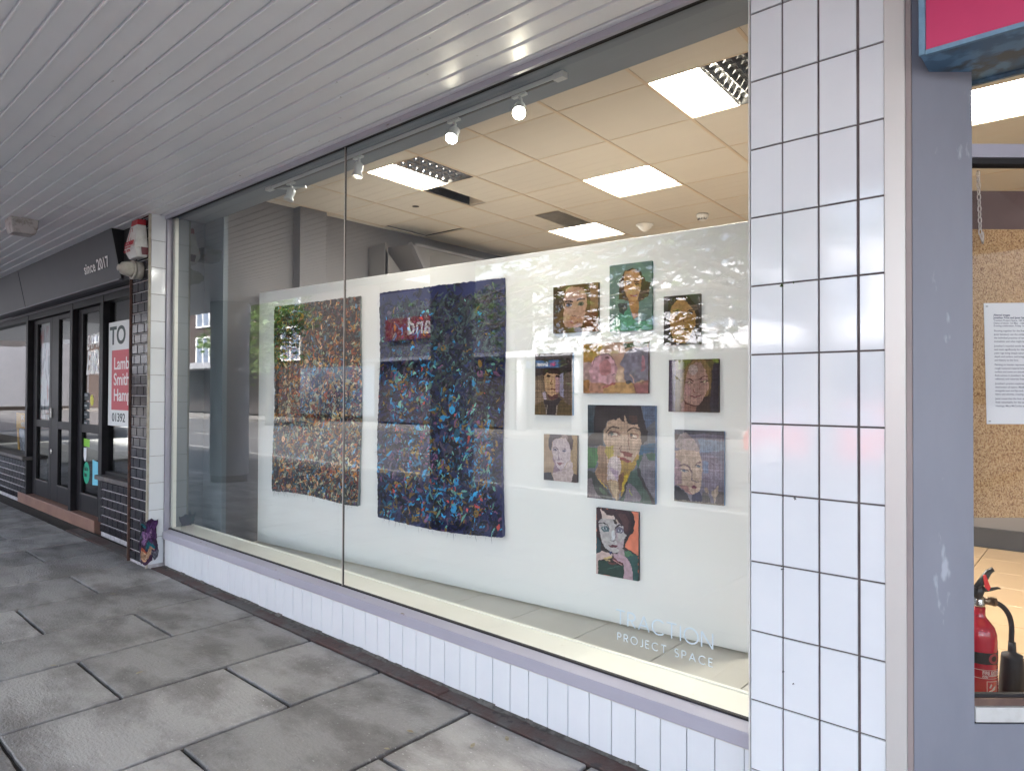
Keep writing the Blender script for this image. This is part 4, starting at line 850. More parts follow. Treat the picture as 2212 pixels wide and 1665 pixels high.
# two heads lying, pink and grey
q = [(944, 0), (2108, -52), (2115, 885), (944, 885)]
ops = [(P, (168, 128, 64), [(940, 0), (1300, 0), (1200, 300), (1050, 340), (940, 330)]), (P, (60, 76, 52), [(1650, 0), (2110, -60), (2110, 60), (1700, 80)]), (P, (206, 176, 156), [(1560, 440), (1670, 450), (1690, 680), (1530, 690)]), (P, (180, 150, 150), [(940, 340), (1080, 330), (1080, 660), (940, 660)]),
 (P, (200, 156, 170), [(1080, 330), (1200, 210), (1380, 180), (1480, 260), (1560, 440), (1530, 600), (1510, 700), (1440, 720), (1200, 715), (1090, 700), (1060, 480)]), (E_, (184, 128, 134), 1340, 420, 110, 130), (P, (126, 122, 142), [(1690, 160), (1800, 90), (2120, 60), (2120, 660), (1980, 640), (1840, 700), (1750, 720), (1700, 650), (1680, 450), (1590, 370)]), (P, (176, 122, 136), [(2010, 200), (2040, 220), (2050, 480), (1990, 480), (1990, 300)]),
 (P, (188, 148, 100), [(1290, 890), (1320, 800), (1500, 690), (1850, 700), (1910, 890)]), (P, (150, 106, 62), [(940, 660), (1060, 660), (1060, 890), (940, 890)]), (P, (176, 130, 112), [(1060, 700), (1440, 720), (1310, 800), (1290, 890), (1060, 890)]), (P, (152, 98, 102), [(1870, 700), (2120, 640), (2120, 890), (1900, 890)]), (S, (158, 92, 94), 30, [(1310, 790), (1380, 740), (1500, 710)]), (S, (206, 168, 160), 18, [(1790, 540), (1850, 640), (1860, 700)]), (S, (104, 66, 72), 16, [(1860, 700), (1890, 860)]),
 (E_, (70, 68, 76), 1755, 690, 56, 34), (S, (98, 78, 92), 12, [(1100, 400), (1150, 260), (1260, 190), (1400, 180), (1480, 260), (1540, 380)]), (S, (110, 96, 112), 12, [(1450, 560), (1520, 540)]), (E_, (96, 66, 70), 1380, 250, 44, 20)]
painting('portrait_painting', 'wide painting of two resting heads, one pink and one grey', 3.692, 4.157, 1.503, 1.829, paint(150, 106, (180, 146, 130), q, ops, 23, rough=.2), (96, 66, 70), .02)
# top three under the reflected tree
q = [(380, 575), (1135, 480), (1140, 1300), (385, 1345)]
ops = [(P, (150, 116, 84), [(1000, 500), (1150, 470), (1150, 900), (1000, 1000)]), (P, (70, 50, 30), [(380, 600), (520, 560), (560, 800), (500, 1000), (380, 1100)]), (P, (190, 150, 132), [(590, 600), (700, 560), (860, 570), (940, 700), (940, 900), (900, 1100), (860, 1230), (600, 1240), (550, 1150), (570, 900), (570, 700)]), (P, (176, 128, 104), [(600, 1060), (880, 1060), (850, 1240), (620, 1240)]), (S, (52, 38, 36), 26, [(590, 820), (650, 805), (700, 820)]), (S, (52, 38, 36), 24, [(780, 795), (860, 765), (900, 770)]), (E_, (96, 84, 86), 640, 870, 56, 32), (E_, (40, 36, 42), 640, 872, 22, 20), (E_, (96, 84, 90), 845, 850, 50, 30), (E_, (40, 36, 42), 845, 852, 20, 18), (S, (110, 80, 80), 14, [(700, 1050), (715, 1060), (770, 1050)]), (S, (146, 76, 70), 22, [(680, 1150), (730, 1170), (790, 1145)]), (P, (112, 66, 36), [(930, 1000), (1140, 980), (1140, 1300), (880, 1300)])]
painting('portrait_painting', 'square portrait of a brown haired woman at the left of the top three', 3.455, 3.804, 1.910, 2.229, paint(118, 108, (96, 70, 38), q, ops, 26), (86, 66, 50), .022)
q = [(80, 215), (770, 130), (825, 1290), (92, 1310)]
ops = [(P, (72, 46, 32), [(240, 480), (320, 300), (450, 250), (600, 300), (680, 450), (760, 480), (740, 700), (600, 800), (240, 760)]), (P, (196, 150, 102), [(320, 310), (480, 270), (560, 320), (610, 420), (600, 560), (560, 780), (480, 800), (400, 760), (320, 600)]), (P, (182, 128, 82), [(400, 760), (580, 790), (580, 1060), (500, 1090), (440, 940)]), (P, (92, 158, 128), [(92, 1290), (200, 1050), (400, 900), (480, 1080), (560, 1160), (820, 1100), (830, 1300)]), (P, (68, 72, 74), [(220, 830), (390, 820), (380, 940), (330, 1010), (250, 960)]), (S, (60, 38, 32), 18, [(340, 480), (400, 470), (440, 485)]), (S, (60, 38, 32), 18, [(500, 475), (560, 465)]), (E_, (70, 52, 44), 390, 510, 34, 16), (E_, (70, 52, 44), 530, 505, 32, 15), (S, (140, 90, 70), 12, [(450, 600), (480, 620)]), (S, (146, 60, 50), 20, [(430, 700), (500, 705), (540, 690)])]
painting('portrait_painting', 'tall portrait of a figure in a green top, topmost of all the paintings', 3.886, 4.181, 1.898, 2.327, paint(104, 150, (112, 138, 134), q, ops, 29), (60, 110, 105), .02)
q = [(1000, 740), (1610, 690), (1620, 1530), (1005, 1560)]
ops = [(P, (60, 46, 32), [(1080, 800), (1200, 740), (1400, 730), (1550, 880), (1600, 1050), (1560, 1300), (1480, 1450), (1120, 1450), (1060, 1100)]), (P, (180, 138, 84), [(1230, 790), (1290, 750), (1380, 820), (1440, 900), (1500, 950), (1540, 1050), (1530, 1200), (1480, 1320), (1420, 1460), (1360, 1520), (1180, 1500), (1120, 1350), (1100, 1150), (1120, 950), (1150, 880)]), (P, (160, 122, 60), [(1380, 1100), (1530, 1100), (1480, 1320), (1400, 1340)]), (S, (58, 42, 28), 18, [(1160, 985), (1260, 965)]), (S, (58, 42, 28), 18, [(1400, 975), (1500, 960)]), (E_, (60, 44, 30), 1225, 1010, 36, 18), (E_, (60, 44, 30), 1450, 1005, 36, 18), (S, (120, 84, 46), 14, [(1340, 1020), (1330, 1160), (1370, 1180)]), (S, (72, 46, 28), 16, [(1250, 1275), (1330, 1280), (1410, 1275)])]
painting('portrait_painting', 'small ochre portrait at the right of the top three', 4.259, 4.491, 1.796, 2.096, paint(88, 112, (82, 76, 78), q, ops, 32), (70, 66, 68), .02)

# ------------------------------------------------------------------ rag textile hangings
def textile(name, label, s0, s1, z0, z1, W, H, bases, palf, nstroke, seed, hem, fine=1.0):
    rng = np.random.default_rng(seed); img = np.zeros((H, W, 3)); hgt = np.zeros((H, W))
    V, U = np.meshgrid((np.arange(H)+.5)/H, (np.arange(W)+.5)/W, indexing='ij')
    img[:] = np.array(bases)/255.; img *= (1+.25*(vnoise(H, W, 12, rng)-.5))[..., None]
    asp = H/W
    for k in range(nstroke):
        cx, cy = rng.random(), rng.random()
        c = palf(cx, cy, rng)
        if c is None: continue
        c = np.array(c)/255.*rng.uniform(.75, 1.2)
        L = rng.uniform(.018, .062)*fine; wd = rng.uniform(.003, .0078)*fine; an = rng.uniform(0, math.pi*2) if rng.random() < .4 else rng.normal(2.2, .6); cv = rng.normal(0, 26)
        if rng.random() < .22: wd *= 1.7; L *= .8
        striped = rng.random() < .04
        if rng.random() < .07: cv = rng.choice([-1, 1])*70; L = rng.uniform(.06, .09)
        n = 9; pts = [(cx, cy*asp)]
        for t in range(n):
            an += cv*L/n; pts.append((pts[-1][0]+math.cos(an)*L/n, pts[-1][1]+math.sin(an)*L/n))
        xs = [p[0] for p in pts]; ys = [p[1] for p in pts]
        i0, i1 = max(0, int((min(xs)-wd)*W)-1), min(W, int((max(xs)+wd)*W)+2); j0, j1 = max(0, int((min(ys)-wd)*W)-1), min(H, int((max(ys)+wd)*W)+2)
        if i1 <= i0 or j1 <= j0: continue
        u = U[j0:j1, i0:i1]; v = V[j0:j1, i0:i1]*asp; dm = np.full(u.shape, 9.); tm = np.zeros(u.shape)
        for t in range(n):
            a = pts[t]; b = pts[t+1]; dx, dy = b[0]-a[0], b[1]-a[1]; L2 = dx*dx+dy*dy+1e-12
            q = np.clip(((u-a[0])*dx+(v-a[1])*dy)/L2, 0, 1); d = np.hypot(u-a[0]-q*dx, v-a[1]-q*dy); m_ = d < dm; dm[m_] = d[m_]; tm[m_] = (t+q[m_])/n
        wl_ = wd*(1-.55*np.abs(tm*2-1)**2)
        m_ = dm < wl_
        if not m_.any(): continue
        sh = 1+.10*(rng.random(u.shape)-.5)
        if striped: sh = np.where((tm*12).astype(int) % 2 == 0, .5, 1.25)
        blk = img[j0:j1, i0:i1]; blk[m_] = (c*sh[..., None])[m_]
        hb = hgt[j0:j1, i0:i1]; hb[m_] = hb[m_]*.4+(.4+.6*np.sqrt(np.clip(1-(dm/np.maximum(wl_, 1e-6))**2, 0, 1)))[m_]
    img = np.clip(img, 0, 1)
    c = BP((s0+s1)/2, z0); o = thing(name, label, 'textile hanging', c, 'textile hangings on the display board')
    P00 = np.array(BP(s0, z1)); ex = np.array(BP(s1, z1))-P00; ez = np.array(BP(s0, z0))-P00; nn = np.array(NB)
    uu = np.linspace(0, 1, W+1); vv = np.linspace(0, 1, H+1)
    eL = .006*np.sin(vv*9+seed)+.006*(np.convolve(rng.random(H+12)-.5, np.ones(5)/5, 'same')[:H+1]); eR = .008*np.sin(vv*7+1+seed)+.008*(np.convolve(rng.random(H+12)-.5, np.ones(5)/5, 'same')[:H+1])
    eT = .004*(np.convolve(rng.random(W+12)-.5, np.ones(4)/4, 'same')[:W+1])*2; eB = .010*np.sin(uu*5+seed)+.006*(np.convolve(rng.random(W+12)-.5, np.ones(3)/3, 'same')[:W+1])
    hv = np.zeros((H+1, W+1)); hv[:H, :W] += hgt; hv[1:, 1:] += hgt; hv /= 2
    X = np.zeros((H+1, W+1, 3))
    for j in range(H+1):
        us = uu+eL[j]*(1-uu)+eR[j]*uu; vsn = vv[j]+eT*(1-vv[j])+eB*vv[j]
        off = .014+.005*np.sin(uu*6+vv[j]*3+seed)+.006*np.sin(vv[j]*8)*uu+.0075*hv[j]+.014*vv[j]**3*np.sin(uu*4+1)**2
        X[j] = P00+np.outer(us, ex)+np.outer(vsn, ez)+np.outer(off, nn)
    idx = np.arange((H+1)*(W+1)).reshape(H+1, W+1); f = np.stack([idx[:-1, :-1], idx[1:, :-1], idx[1:, 1:], idx[:-1, 1:]], -1).reshape(-1, 4)
    me = bpy.data.meshes.new('rag_surface'); me.from_pydata(X.reshape(-1, 3).tolist(), [], f.tolist())
    ca = me.color_attributes.new('Col', 'FLOAT_COLOR', 'CORNER'); l_ = np.where(img <= .04045, img/12.92, ((img+.055)/1.055)**2.4)*.9
    cc = np.ones((H*W, 4, 4), np.float32); cc[:, :, :3] = l_.reshape(-1, 1, 3); ca.data.foreach_set('color', cc.ravel())
    me.materials.append(M['cloth']); me.update(); link('rag_surface', me, o)
    # a backing cloth gives the hanging its thickness
    a = MB(); 
    def bpx(u, v, off): return P00+u*ex+v*ez+nn*off
    rim = [X[0, i] for i in range(0, W+1, 6)]+[X[j, W] for j in range(0, H+1, 6)]+[X[H, i] for i in range(W, -1, -6)]+[X[j, 0] for j in range(H, -1, -6)]
    nR = len(rim); cn = P00+.5*ex+.5*ez
    back = [cn+(p-cn)*.994 for p in rim]; back = [p-nn*(float((p-P00)@nn)-.004) for p in back]
    a.add([tuple(p) for p in rim]+[tuple(p) for p in back], [(i, (i+1) % nR, nR+(i+1) % nR, nR+i) for i in range(nR)]+[tuple(range(nR, 2*nR))]); a.build('backing_cloth', hem, o)
    th = MB(); rr = random.Random(seed)
    for k in range(46):
        if rr.random() < .6: p = X[H, rr.randrange(W)]; d = Vector((rr.uniform(-.3, .3), 0, -1))
        elif rr.random() < .7: p = X[rr.randrange(H), 0]; d = Vector((-1, 0, rr.uniform(-.7, .2)))
        else: p = X[rr.randrange(H), W]; d = Vector((1, 0, rr.uniform(-.7, .2)))
        L = rr.uniform(.01, .05); pt = [Vector(p)]; 
        for t in range(5): d = (d+Vector((rr.uniform(-.5, .5), 0, rr.uniform(-.5, .3)))).normalized(); pt.append(pt[-1]+d*L/5)
        th.tube(pt, .0006, 4)
    tag(th.build('loose_threads', hem, o), kind='stuff')
    return o
M['cloth'] = attr_mat('rag_cloth', .92, .6, 300)
PA = [(176, 112, 40), (206, 164, 128), (84, 44, 50), (22, 26, 36), (124, 138, 128), (196, 188, 150), (48, 84, 92), (96, 142, 176), (70, 46, 80), (166, 84, 52), (28, 36, 48), (110, 54, 50), (150, 158, 134), (54, 34, 36), (182, 146, 84), (24, 30, 34), (140, 96, 40), (20, 24, 30), (100, 110, 92)]
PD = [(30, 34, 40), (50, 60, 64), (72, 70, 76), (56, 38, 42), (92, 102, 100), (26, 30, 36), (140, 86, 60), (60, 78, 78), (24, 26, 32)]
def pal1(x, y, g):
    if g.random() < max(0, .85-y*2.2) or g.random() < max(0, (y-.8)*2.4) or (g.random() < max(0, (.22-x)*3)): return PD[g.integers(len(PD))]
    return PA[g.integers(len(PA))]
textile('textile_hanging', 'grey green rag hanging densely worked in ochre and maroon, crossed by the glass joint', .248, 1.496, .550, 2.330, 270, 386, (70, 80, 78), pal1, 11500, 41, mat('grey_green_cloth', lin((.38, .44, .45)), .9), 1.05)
PB = [(44, 146, 200), (128, 104, 46), (122, 80, 116), (18, 20, 30), (12, 12, 20), (44, 50, 92), (40, 46, 84), (26, 84, 112), (50, 50, 90), (120, 94, 48), (28, 32, 62), (84, 76, 98), (14, 14, 22), (40, 130, 184), (20, 22, 36), (48, 54, 96), (30, 36, 70), (104, 160, 150)]
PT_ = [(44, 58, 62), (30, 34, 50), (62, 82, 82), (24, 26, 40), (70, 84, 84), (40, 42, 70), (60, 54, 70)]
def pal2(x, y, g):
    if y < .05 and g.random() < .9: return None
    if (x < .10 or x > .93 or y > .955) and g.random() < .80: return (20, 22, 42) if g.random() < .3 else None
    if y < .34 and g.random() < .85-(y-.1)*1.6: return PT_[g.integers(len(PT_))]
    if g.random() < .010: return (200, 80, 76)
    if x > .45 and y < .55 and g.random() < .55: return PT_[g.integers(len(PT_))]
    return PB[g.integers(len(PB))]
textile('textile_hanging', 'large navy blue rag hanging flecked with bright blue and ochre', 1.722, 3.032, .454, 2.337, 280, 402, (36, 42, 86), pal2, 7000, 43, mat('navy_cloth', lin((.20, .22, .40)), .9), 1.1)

# ------------------------------------------------------------------ lettering on the window
def arc(cx, cy, rx, ry, a0, a1, n=14): return [(cx+rx*math.cos(R_(a0+(a1-a0)*i/n)), cy+ry*math.sin(R_(a0+(a1-a0)*i/n))) for i in range(n+1)]
GL = {'T': (.74, [[(0, 1), (.74, 1)], [(.37, 1), (.37, 0)]]), 'R': (.62, [[(0, 0), (0, 1)], [(0, 1), (.3, 1)]+arc(.3, .74, .28, .26, 90, -90)+[(0, .48)], [(.26, .48), (.6, 0)]]),
 'A': (.84, [[(0, 0), (.42, 1)], [(.42, 1), (.84, 0)], [(.16, .34), (.68, .34)]]), 'C': (.86, [arc(.5, .5, .5, .5, 45, 315, 24)]), 'I': (.06, [[(.03, 0), (.03, 1)]]),
 'O': (1.0, [arc(.5, .5, .5, .5, 0, 360, 32)]), 'N': (.76, [[(0, 0), (0, 1)], [(.01, .99), (.75, .01)], [(.76, 0), (.76, 1)]]), 'P': (.56, [[(0, 0), (0, 1)], [(0, 1), (.28, 1)]+arc(.28, .73, .28, .27, 90, -90)+[(0, .46)]]),
 'J': (.34, [[(.34, 1), (.34, .2)]+arc(.14, .2, .2, .2, 0, -120, 8)]), 'E': (.5, [[(.5, 1), (0, 1)], [(0, 1), (0, 0)], [(0, 0), (.5, 0)], [(0, .52), (.44, .52)]]),
 'S': (.54, [arc(.27, .75, .25, .25, 40, 270, 12)+arc(.27, .25, .27, .25, 90, -140, 12)]), ' ': (.3, [])}
def strokes(name, body, x0, x1, z0, h, y, wd, m, parent):
    tot = sum(GL[c][0] for c in body); gap = ((x1-x0)/h-tot)/(len(body)-1)
    cu = bpy.data.curves.new(name, 'CURVE'); cu.dimensions = '3D'; cu.bevel_depth = wd/2; cu.bevel_resolution = 2; x = 0
    for c in body:
        for st in GL[c][1]:
            s = cu.splines.new('POLY'); s.points.add(len(st)-1)
            for i, (a, b) in enumerate(st): s.points[i].co = (x0+(x+a)*h, z0+b*h, 0, 1)
        x += GL[c][0]+gap
    t = bpy.data.objects.new(name, cu); col.objects.link(t); me = bpy.data.meshes.new_from_object(t); bpy.data.objects.remove(t)
    co = np.empty(len(me.vertices)*3); me.vertices.foreach_get('co', co); co = co.reshape(-1, 3); o = np.stack([co[:, 0], y-co[:, 2]*.15, co[:, 1]], 1)
    me.vertices.foreach_set('co', o.astype(np.float32).ravel()); me.materials.clear(); me.materials.append(m); me.update(); link(name, me, parent)
strokes('lettering', 'TRACTION', -.566, -.139, .541, .058, -.0012, .0060, M['skyletter'], win)
strokes('lettering', 'PROJECT SPACE', -.558, -.139, .475, .030, -.0012, .0036, M['skyletter'], win)

# ================================================================== LEFT PIER, ALARM, LAMP
YP = -.17
pr = thing('tiled_pier', 'narrow pier with black brick tiles in front and white tiles on its side', 'pier', (-5.35, YP, 0))
MB().box(-5.556, -5.150, YP+.012, .28, -.05, 3.029).build('core', M['lightgrout'], pr)
a = MB(); z = .02; row = 0
while z < 3.02:
    x = -5.548+(-.075 if row % 2 else 0)
    while x < -5.165:
        xa, xb = max(x, -5.548)+.003, min(x+.15, -5.168)-.003
        if xb-xa > .02: a.bevbox(xa, xb, YP, YP+.013, z+.004, min(z+.0905, 3.026)-.004, .007, 'y-', rs.uniform(.8, 1.25))
        x += .15
    z += .0905; row += 1
a.build('black_tiles', M['blacktile'], pr)
MB().box(-5.566, -5.552, YP-.012, .1, 0, 2.55).build('rusty_edge', M['rust'], pr)
MB().box(-5.166, -5.148, YP-.004, YP+.012, 0, 3.028).build('corner_bead', M['render'], pr)
a = MB()
for k in range(13):
    zt = 3.03-k*.2311; zb = zt-.2311+.005
    if zb < .0: zb = .03
    a.bevbox(-5.151, -5.142, YP+.014, -.038, zb, zt-.002 if k == 0 else zt, .0012, 'x+')
a.build('white_tiles', M['tile'], pr)
MB().box(-5.152, -5.1515, YP+.012, -.03, 0, 3.028).build('joint_backing', M['grout'], pr)

al = thing('alarm_box', 'white and red burglar alarm box high on the tiled pier', 'alarm box', (-5.28, YP-.05, 2.64))
def taper(mb, xw0, xw1, z0, z1, yb, yf0, yf1, cx):
    p = [(cx-xw0, yb, z0), (cx+xw0, yb, z0), (cx+xw0*.9, yf0, z0), (cx-xw0*.9, yf0, z0), (cx-xw1, yb, z1), (cx+xw1, yb, z1), (cx+xw1*.9, yf1, z1), (cx-xw1*.9, yf1, z1)]
    return mb.add(p, [(3, 2, 1, 0), (4, 5, 6, 7), (0, 1, 5, 4), (1, 2, 6, 5), (2, 3, 7, 6), (3, 0, 4, 7)])
ax = -5.30
a = MB(); taper(a, .115, .135, 2.655, 2.73, YP-.002, YP-.075, YP-.11, ax); a.build('cover_base', M['white'], al, .008)
a = MB(); taper(a, .1352, .085, 2.7302, 2.935, YP-.002, YP-.1102, YP-.075, ax); a.build('cover', M['white'], al, .008)
a = MB(); taper(a, .083, .078, 2.936, 2.985, YP-.002, YP-.072, YP-.066, ax); a.build('strobe', M['redpl'], al, .004)
a = MB(); a.prism([(ax+.126, YP-.002, 2.675), (ax+.137, YP-.002, 2.735), (ax+.134, YP-.060, 2.735), (ax+.125, YP-.050, 2.672)], (.002, 0, 0)); a.build('red_corner', M['maroon'], al)
nx = Vector((1, 0, 0)); upv = Vector((0, .035, .205)).normalized()
redt = mat('red_print', (.45, .03, .05), .5)
text('lettering', 'COOMBER', .052, (ax-.105, YP-.1115, 2.758), nx, upv, redt, al, .0006, bold=.0022, sx=.82)
text('lettering', 'SECURITY SYSTEMS', .017, (ax-.105, YP-.1125, 2.735), nx, (0, 0, 1), redt, al, .0006)
text('lettering', '01392 202998', .030, (ax-.105, YP-.1125, 2.700), nx, Vector((0, -.03, .075)), redt, al, .0006, sx=.85)
a = MB(); pts = arc(0, .085, .022, .03, -20, 200, 10)+[(-.022, .05), (-.03, .02)]+arc(-.002, .012, .026, .022, 160, 400, 14)
a.tube([Vector((ax-.02+u*1.2, YP-.1015+.0*v, 2.80))+upv*v for u, v in [(p[0], p[1]) for p in pts]], .0013, 6); a.build('emblem', redt, al)

lp = thing('security_lamp', 'cream plastic round lamp head sticking out below the alarm box', 'lamp', (-5.34, YP, 2.55))
c0 = (-5.33, YP, 2.555)
MB().lathe([(0, 0), (.074, 0), (.076, .006), (.076, .058), (.0, .058)], c0, (0, -1, 0), 28).build('base', M['cream'], lp)
MB().lathe([(.0, .059), (.080, .059), (.082, .064), (.082, .074), (.078, .080), (0, .08)], c0, (0, -1, 0), 28).build('ring', M['cream'], lp)
MB().lathe([(.0, .0801), (.066, .0801), (.064, .10), (.058, .135), (.052, .160), (.030, .175), (.028, .190), (.0, .192)], c0, (.1, -1, .02), 28).build('dome', M['cream'], lp)
a = MB(); a.tube([(-5.33, YP-.03, 2.625), (-5.36, YP-.03, 2.66), (-5.42, YP-.02, 2.665)], .006, 6); a.build('cable', M['black'], lp)

em = thing('emergency_light', 'grimy white ribbed bulkhead light on the boarded soffit', 'light fitting', (-6.25, -.85, 3.03))
mb = MB(); p = []
for (s, z) in ((.11, 3.029), (.105, 2.96), (.088, 2.90)): p += [(-6.27-s, -.83-s*.95, z), (-6.27+s, -.83-s*.95, z), (-6.27+s, -.83+s*.95, z), (-6.27-s, -.83+s*.95, z)]
mb.add(p, [(0, 1, 5, 4), (1, 2, 6, 5), (2, 3, 7, 6), (3, 0, 4, 7), (4, 5, 9, 8), (5, 6, 10, 9), (6, 7, 11, 10), (7, 4, 8, 11), (11, 10, 9, 8)]); mb.build('cover', mat('grimy_diffuser', (.46, .44, .44), .4, c2=(.26, .24, .22), nscale=14, contrast=(.5, .65)), em, .008)
a = MB(); a.tube([(-6.36, -.735, 3.026), (-6.52, -.70, 3.026), (-6.9, -.66, 3.026)], .007, 6); a.build('cable', M['black'], em)

# rag artwork wrapped round the foot of the pier
def wrap():
    rng = np.random.default_rng(5); W, H = 96, 120
    o = thing('wrapped_textile', 'dark purple and teal rag textile wrapped round the foot of the pier', 'textile', (-5.15, YP, 0))
    n1 = vnoise(H+1, W+1, 3, rng); n2 = vnoise(H+1, W+1, 7, rng); n3 = vnoise(H+1, W+1, 20, rng)
    X = np.zeros((H+1, W+1, 3)); 
    path = [(-5.215, YP-.014), (-5.138, YP-.018), (-5.130, YP+.01), (-5.130, -.060)]
    cum = [0]
    for i in range(len(path)-1): cum.append(cum[-1]+math.hypot(path[i+1][0]-path[i][0], path[i+1][1]-path[i][1]))
    for j in range(H+1):
        t = j/H; lft = .04+.06*math.sin(t*8)-.10*t*t; rgt = .98-.10*abs(math.sin(t*3.3+.4))
        for i in range(W+1):
            s = (lft+(rgt-lft)*i/W)*cum[-1]; k = 0
            while k < len(path)-2 and s > cum[k+1]: k += 1
            u = (s-cum[k])/(cum[k+1]-cum[k]); x = path[k][0]+u*(path[k+1][0]-path[k][0]); y = path[k][1]+u*(path[k+1][1]-path[k][1])
            h = .008+.035*n1[j, i]*math.sin(math.pi*i/W)**.5+.014*n2[j, i]+.004*n3[j, i]
            ztop = .43-.025*abs(math.sin(i*.09)); zbot = .055+.015*math.sin(i*.2)+.03*(i/W > .75)
            X[j, i] = (x+h*.4, y-h*.9, ztop+(zbot-ztop)*t+.01*(n2[j, i]-.5))
    idx = np.arange((H+1)*(W+1)).reshape(H+1, W+1); f = np.stack([idx[:-1, :-1], idx[1:, :-1], idx[1:, 1:], idx[:-1, 1:]], -1).reshape(-1, 4)
    q = [(0, 0), (1, 0), (1, 1), (0, 1)]
    ops = [(P, (72, 70, 80), [(0, 0), (.6, 0), (.5, .1), (.1, .14)]), (P, (18, 28, 34), [(.0, .1), (.38, .1), (.4, .3), (.1, .33), (0, .25)]), (P, (40, 100, 110), [(.3, .1), (.75, .12), (.8, .2), (.4, .2)]), (P, (70, 42, 82), [(.5, .02), (1, 0), (1, .5), (.75, .55), (.45, .3)]), (P, (106, 78, 116), [(.4, .3), (.8, .25), (.85, .45), (.6, .6), (.4, .55)]), (P, (60, 66, 82), [(.05, .33), (.4, .33), (.4, .45), (.1, .45)]), (P, (30, 20, 28), [(.15, .42), (.42, .42), (.4, .58), (.1, .6)]), (P, (52, 34, 60), [(0, .55), (.5, .6), (.5, .72), (0, .75)]), (P, (36, 96, 106), [(.62, .6), (.9, .58), (.92, .7), (.66, .7)]),
     (P, (168, 84, 60), [(.34, .66), (.56, .62), (.66, .76), (.36, .76)]), (P, (172, 136, 108), [(.2, .74), (.9, .72), (.75, .84), (.55, .92), (.4, .95), (.28, .86)]), (P, (58, 36, 58), [(0, .74), (.22, .76), (.3, .92), (.5, .96), (.7, .86), (.9, .8), (.7, .98), (.1, .98)]), (P, (96, 96, 106), [(0, .9), (.14, .82), (.2, 1), (0, 1)]), (P, (92, 92, 100), [(.75, .84), (1, .76), (1, 1), (.8, 1)]),
     (S, (150, 120, 150), .02, [(.45, .35), (.55, .4), (.7, .33), (.85, .38)]), (S, (140, 110, 140), .02, [(.5, .55), (.6, .5), (.8, .48)]), (E_, (230, 220, 210), .6, .8, .012, .012), (E_, (230, 220, 210), .48, .78, .012, .012), (E_, (220, 210, 190), .56, .86, .012, .01), (E_, (210, 200, 190), .62, .42, .02, .008)]
    img = paint(W, H, (60, 46, 66), q, ops, 51, warp=.03, rough=.25)
    img *= (.7+.55*vnoise(H, W, 12, rng))[..., None]; img = np.clip(img, 0, 1)
    me = bpy.data.meshes.new('folded_cloth'); me.from_pydata(X.reshape(-1, 3).tolist(), [], f.tolist())
    ca = me.color_attributes.new('Col', 'FLOAT_COLOR', 'CORNER'); l_ = np.where(img <= .04045, img/12.92, ((img+.055)/1.055)**2.4)
    cc = np.ones((H*W, 4, 4), np.float32); cc[:, :, :3] = l_.reshape(-1, 1, 3); ca.data.foreach_set('color', cc.ravel()); me.materials.append(M['cloth']); me.update()
    ob = link('folded_cloth', me, o); so_ = ob.modifiers.new('solid', 'SOLIDIFY'); so_.thickness = .006
wrap()

# ================================================================== LEFT SHOP
YD = .12
def tilewall(mb, x0, x1, y, z0, z1, seed):
    rg = random.Random(seed); z = z0; row = 0
    while z < z1-.01:
        x = x0-(.075 if row % 2 else 0)
        while x < x1:
            xa, xb = max(x, x0)+.003, min(x+.15, x1)-.003
            if xb-xa > .015: mb.bevbox(xa, xb, y, y+.013, z+.004, min(z+.0905, z1)-.004, .007, 'y-', rg.uniform(.75, 1.35))
            x += .15
        z += .0905; row += 1
for (xa, xb, lb) in ((-7.03, -5.57, 'low black brick tiled wall beside the tiled pier'), (-14.5, -9.99, 'low black brick tiled wall left of the shop doors')):
    o = thing('low_tiled_wall', lb, 'low wall', ((xa+xb)/2, .05, 0))
    MB().box(xa+.002, xb-.002, .062, .30, -.05, .573).build('core', M['lightgrout'], o)
    a = MB(); tilewall(a, xa, xb, .05, .02, .572, 3); a.build('black_tiles', M['blacktile'], o)
    e0 = -.06 if xa > -8 else -.02
    MB().box(xa-.045 if xa > -8 else xa, xb+(.0 if xa > -8 else .05), .005, .30, .575, .622).build('sill', M['sill'], o, .006)
st = tag(MB().box(-10.35, -7.2, .045, .60, -.05, .115).build('door_step', M['step'], None, .006), 'long brown painted step before the shop doors', 'step')
MB_ = MB
sh = thing('glazed_shopfront', 'black painted shop front with glazed doors and windows', 'shop front', (-9, YD, 0))
def frame(x0, x1, z0, z1, y0=.10, y1=.16, name='post', m='blackpaint'): return MB().box(x0, x1, y0, y1, z0, z1).build(name, M[m], sh, .003)
frame(-8.145, -8.056, .116, 2.55, .055, .17); frame(-10.06, -9.966, .116, 2.55, .055, .17); frame(-7.105, -7.018, .116, 2.55, .055, .17); frame(-12.6, -12.5, .62, 2.55, .055, .17)
frame(-14.5, -5.57, 2.46, 2.56, .06, .17, 'head_rail')
MB().box(-14.5, -5.57, .050, .0595, 2.535, 2.56).build('head_bead', M['fasedge'], sh)
frame(-7.017, -5.57, .623, .66, .09, .15, 'window_rail')
MB().box(-7.016, -5.60, .12, .126, .66, 2.46).build('window_glass', M['glass2'], sh)
MB().box(-14.5, -10.062, .12, .126, .63, 2.46).build('window_glass', M['glass2'], sh)
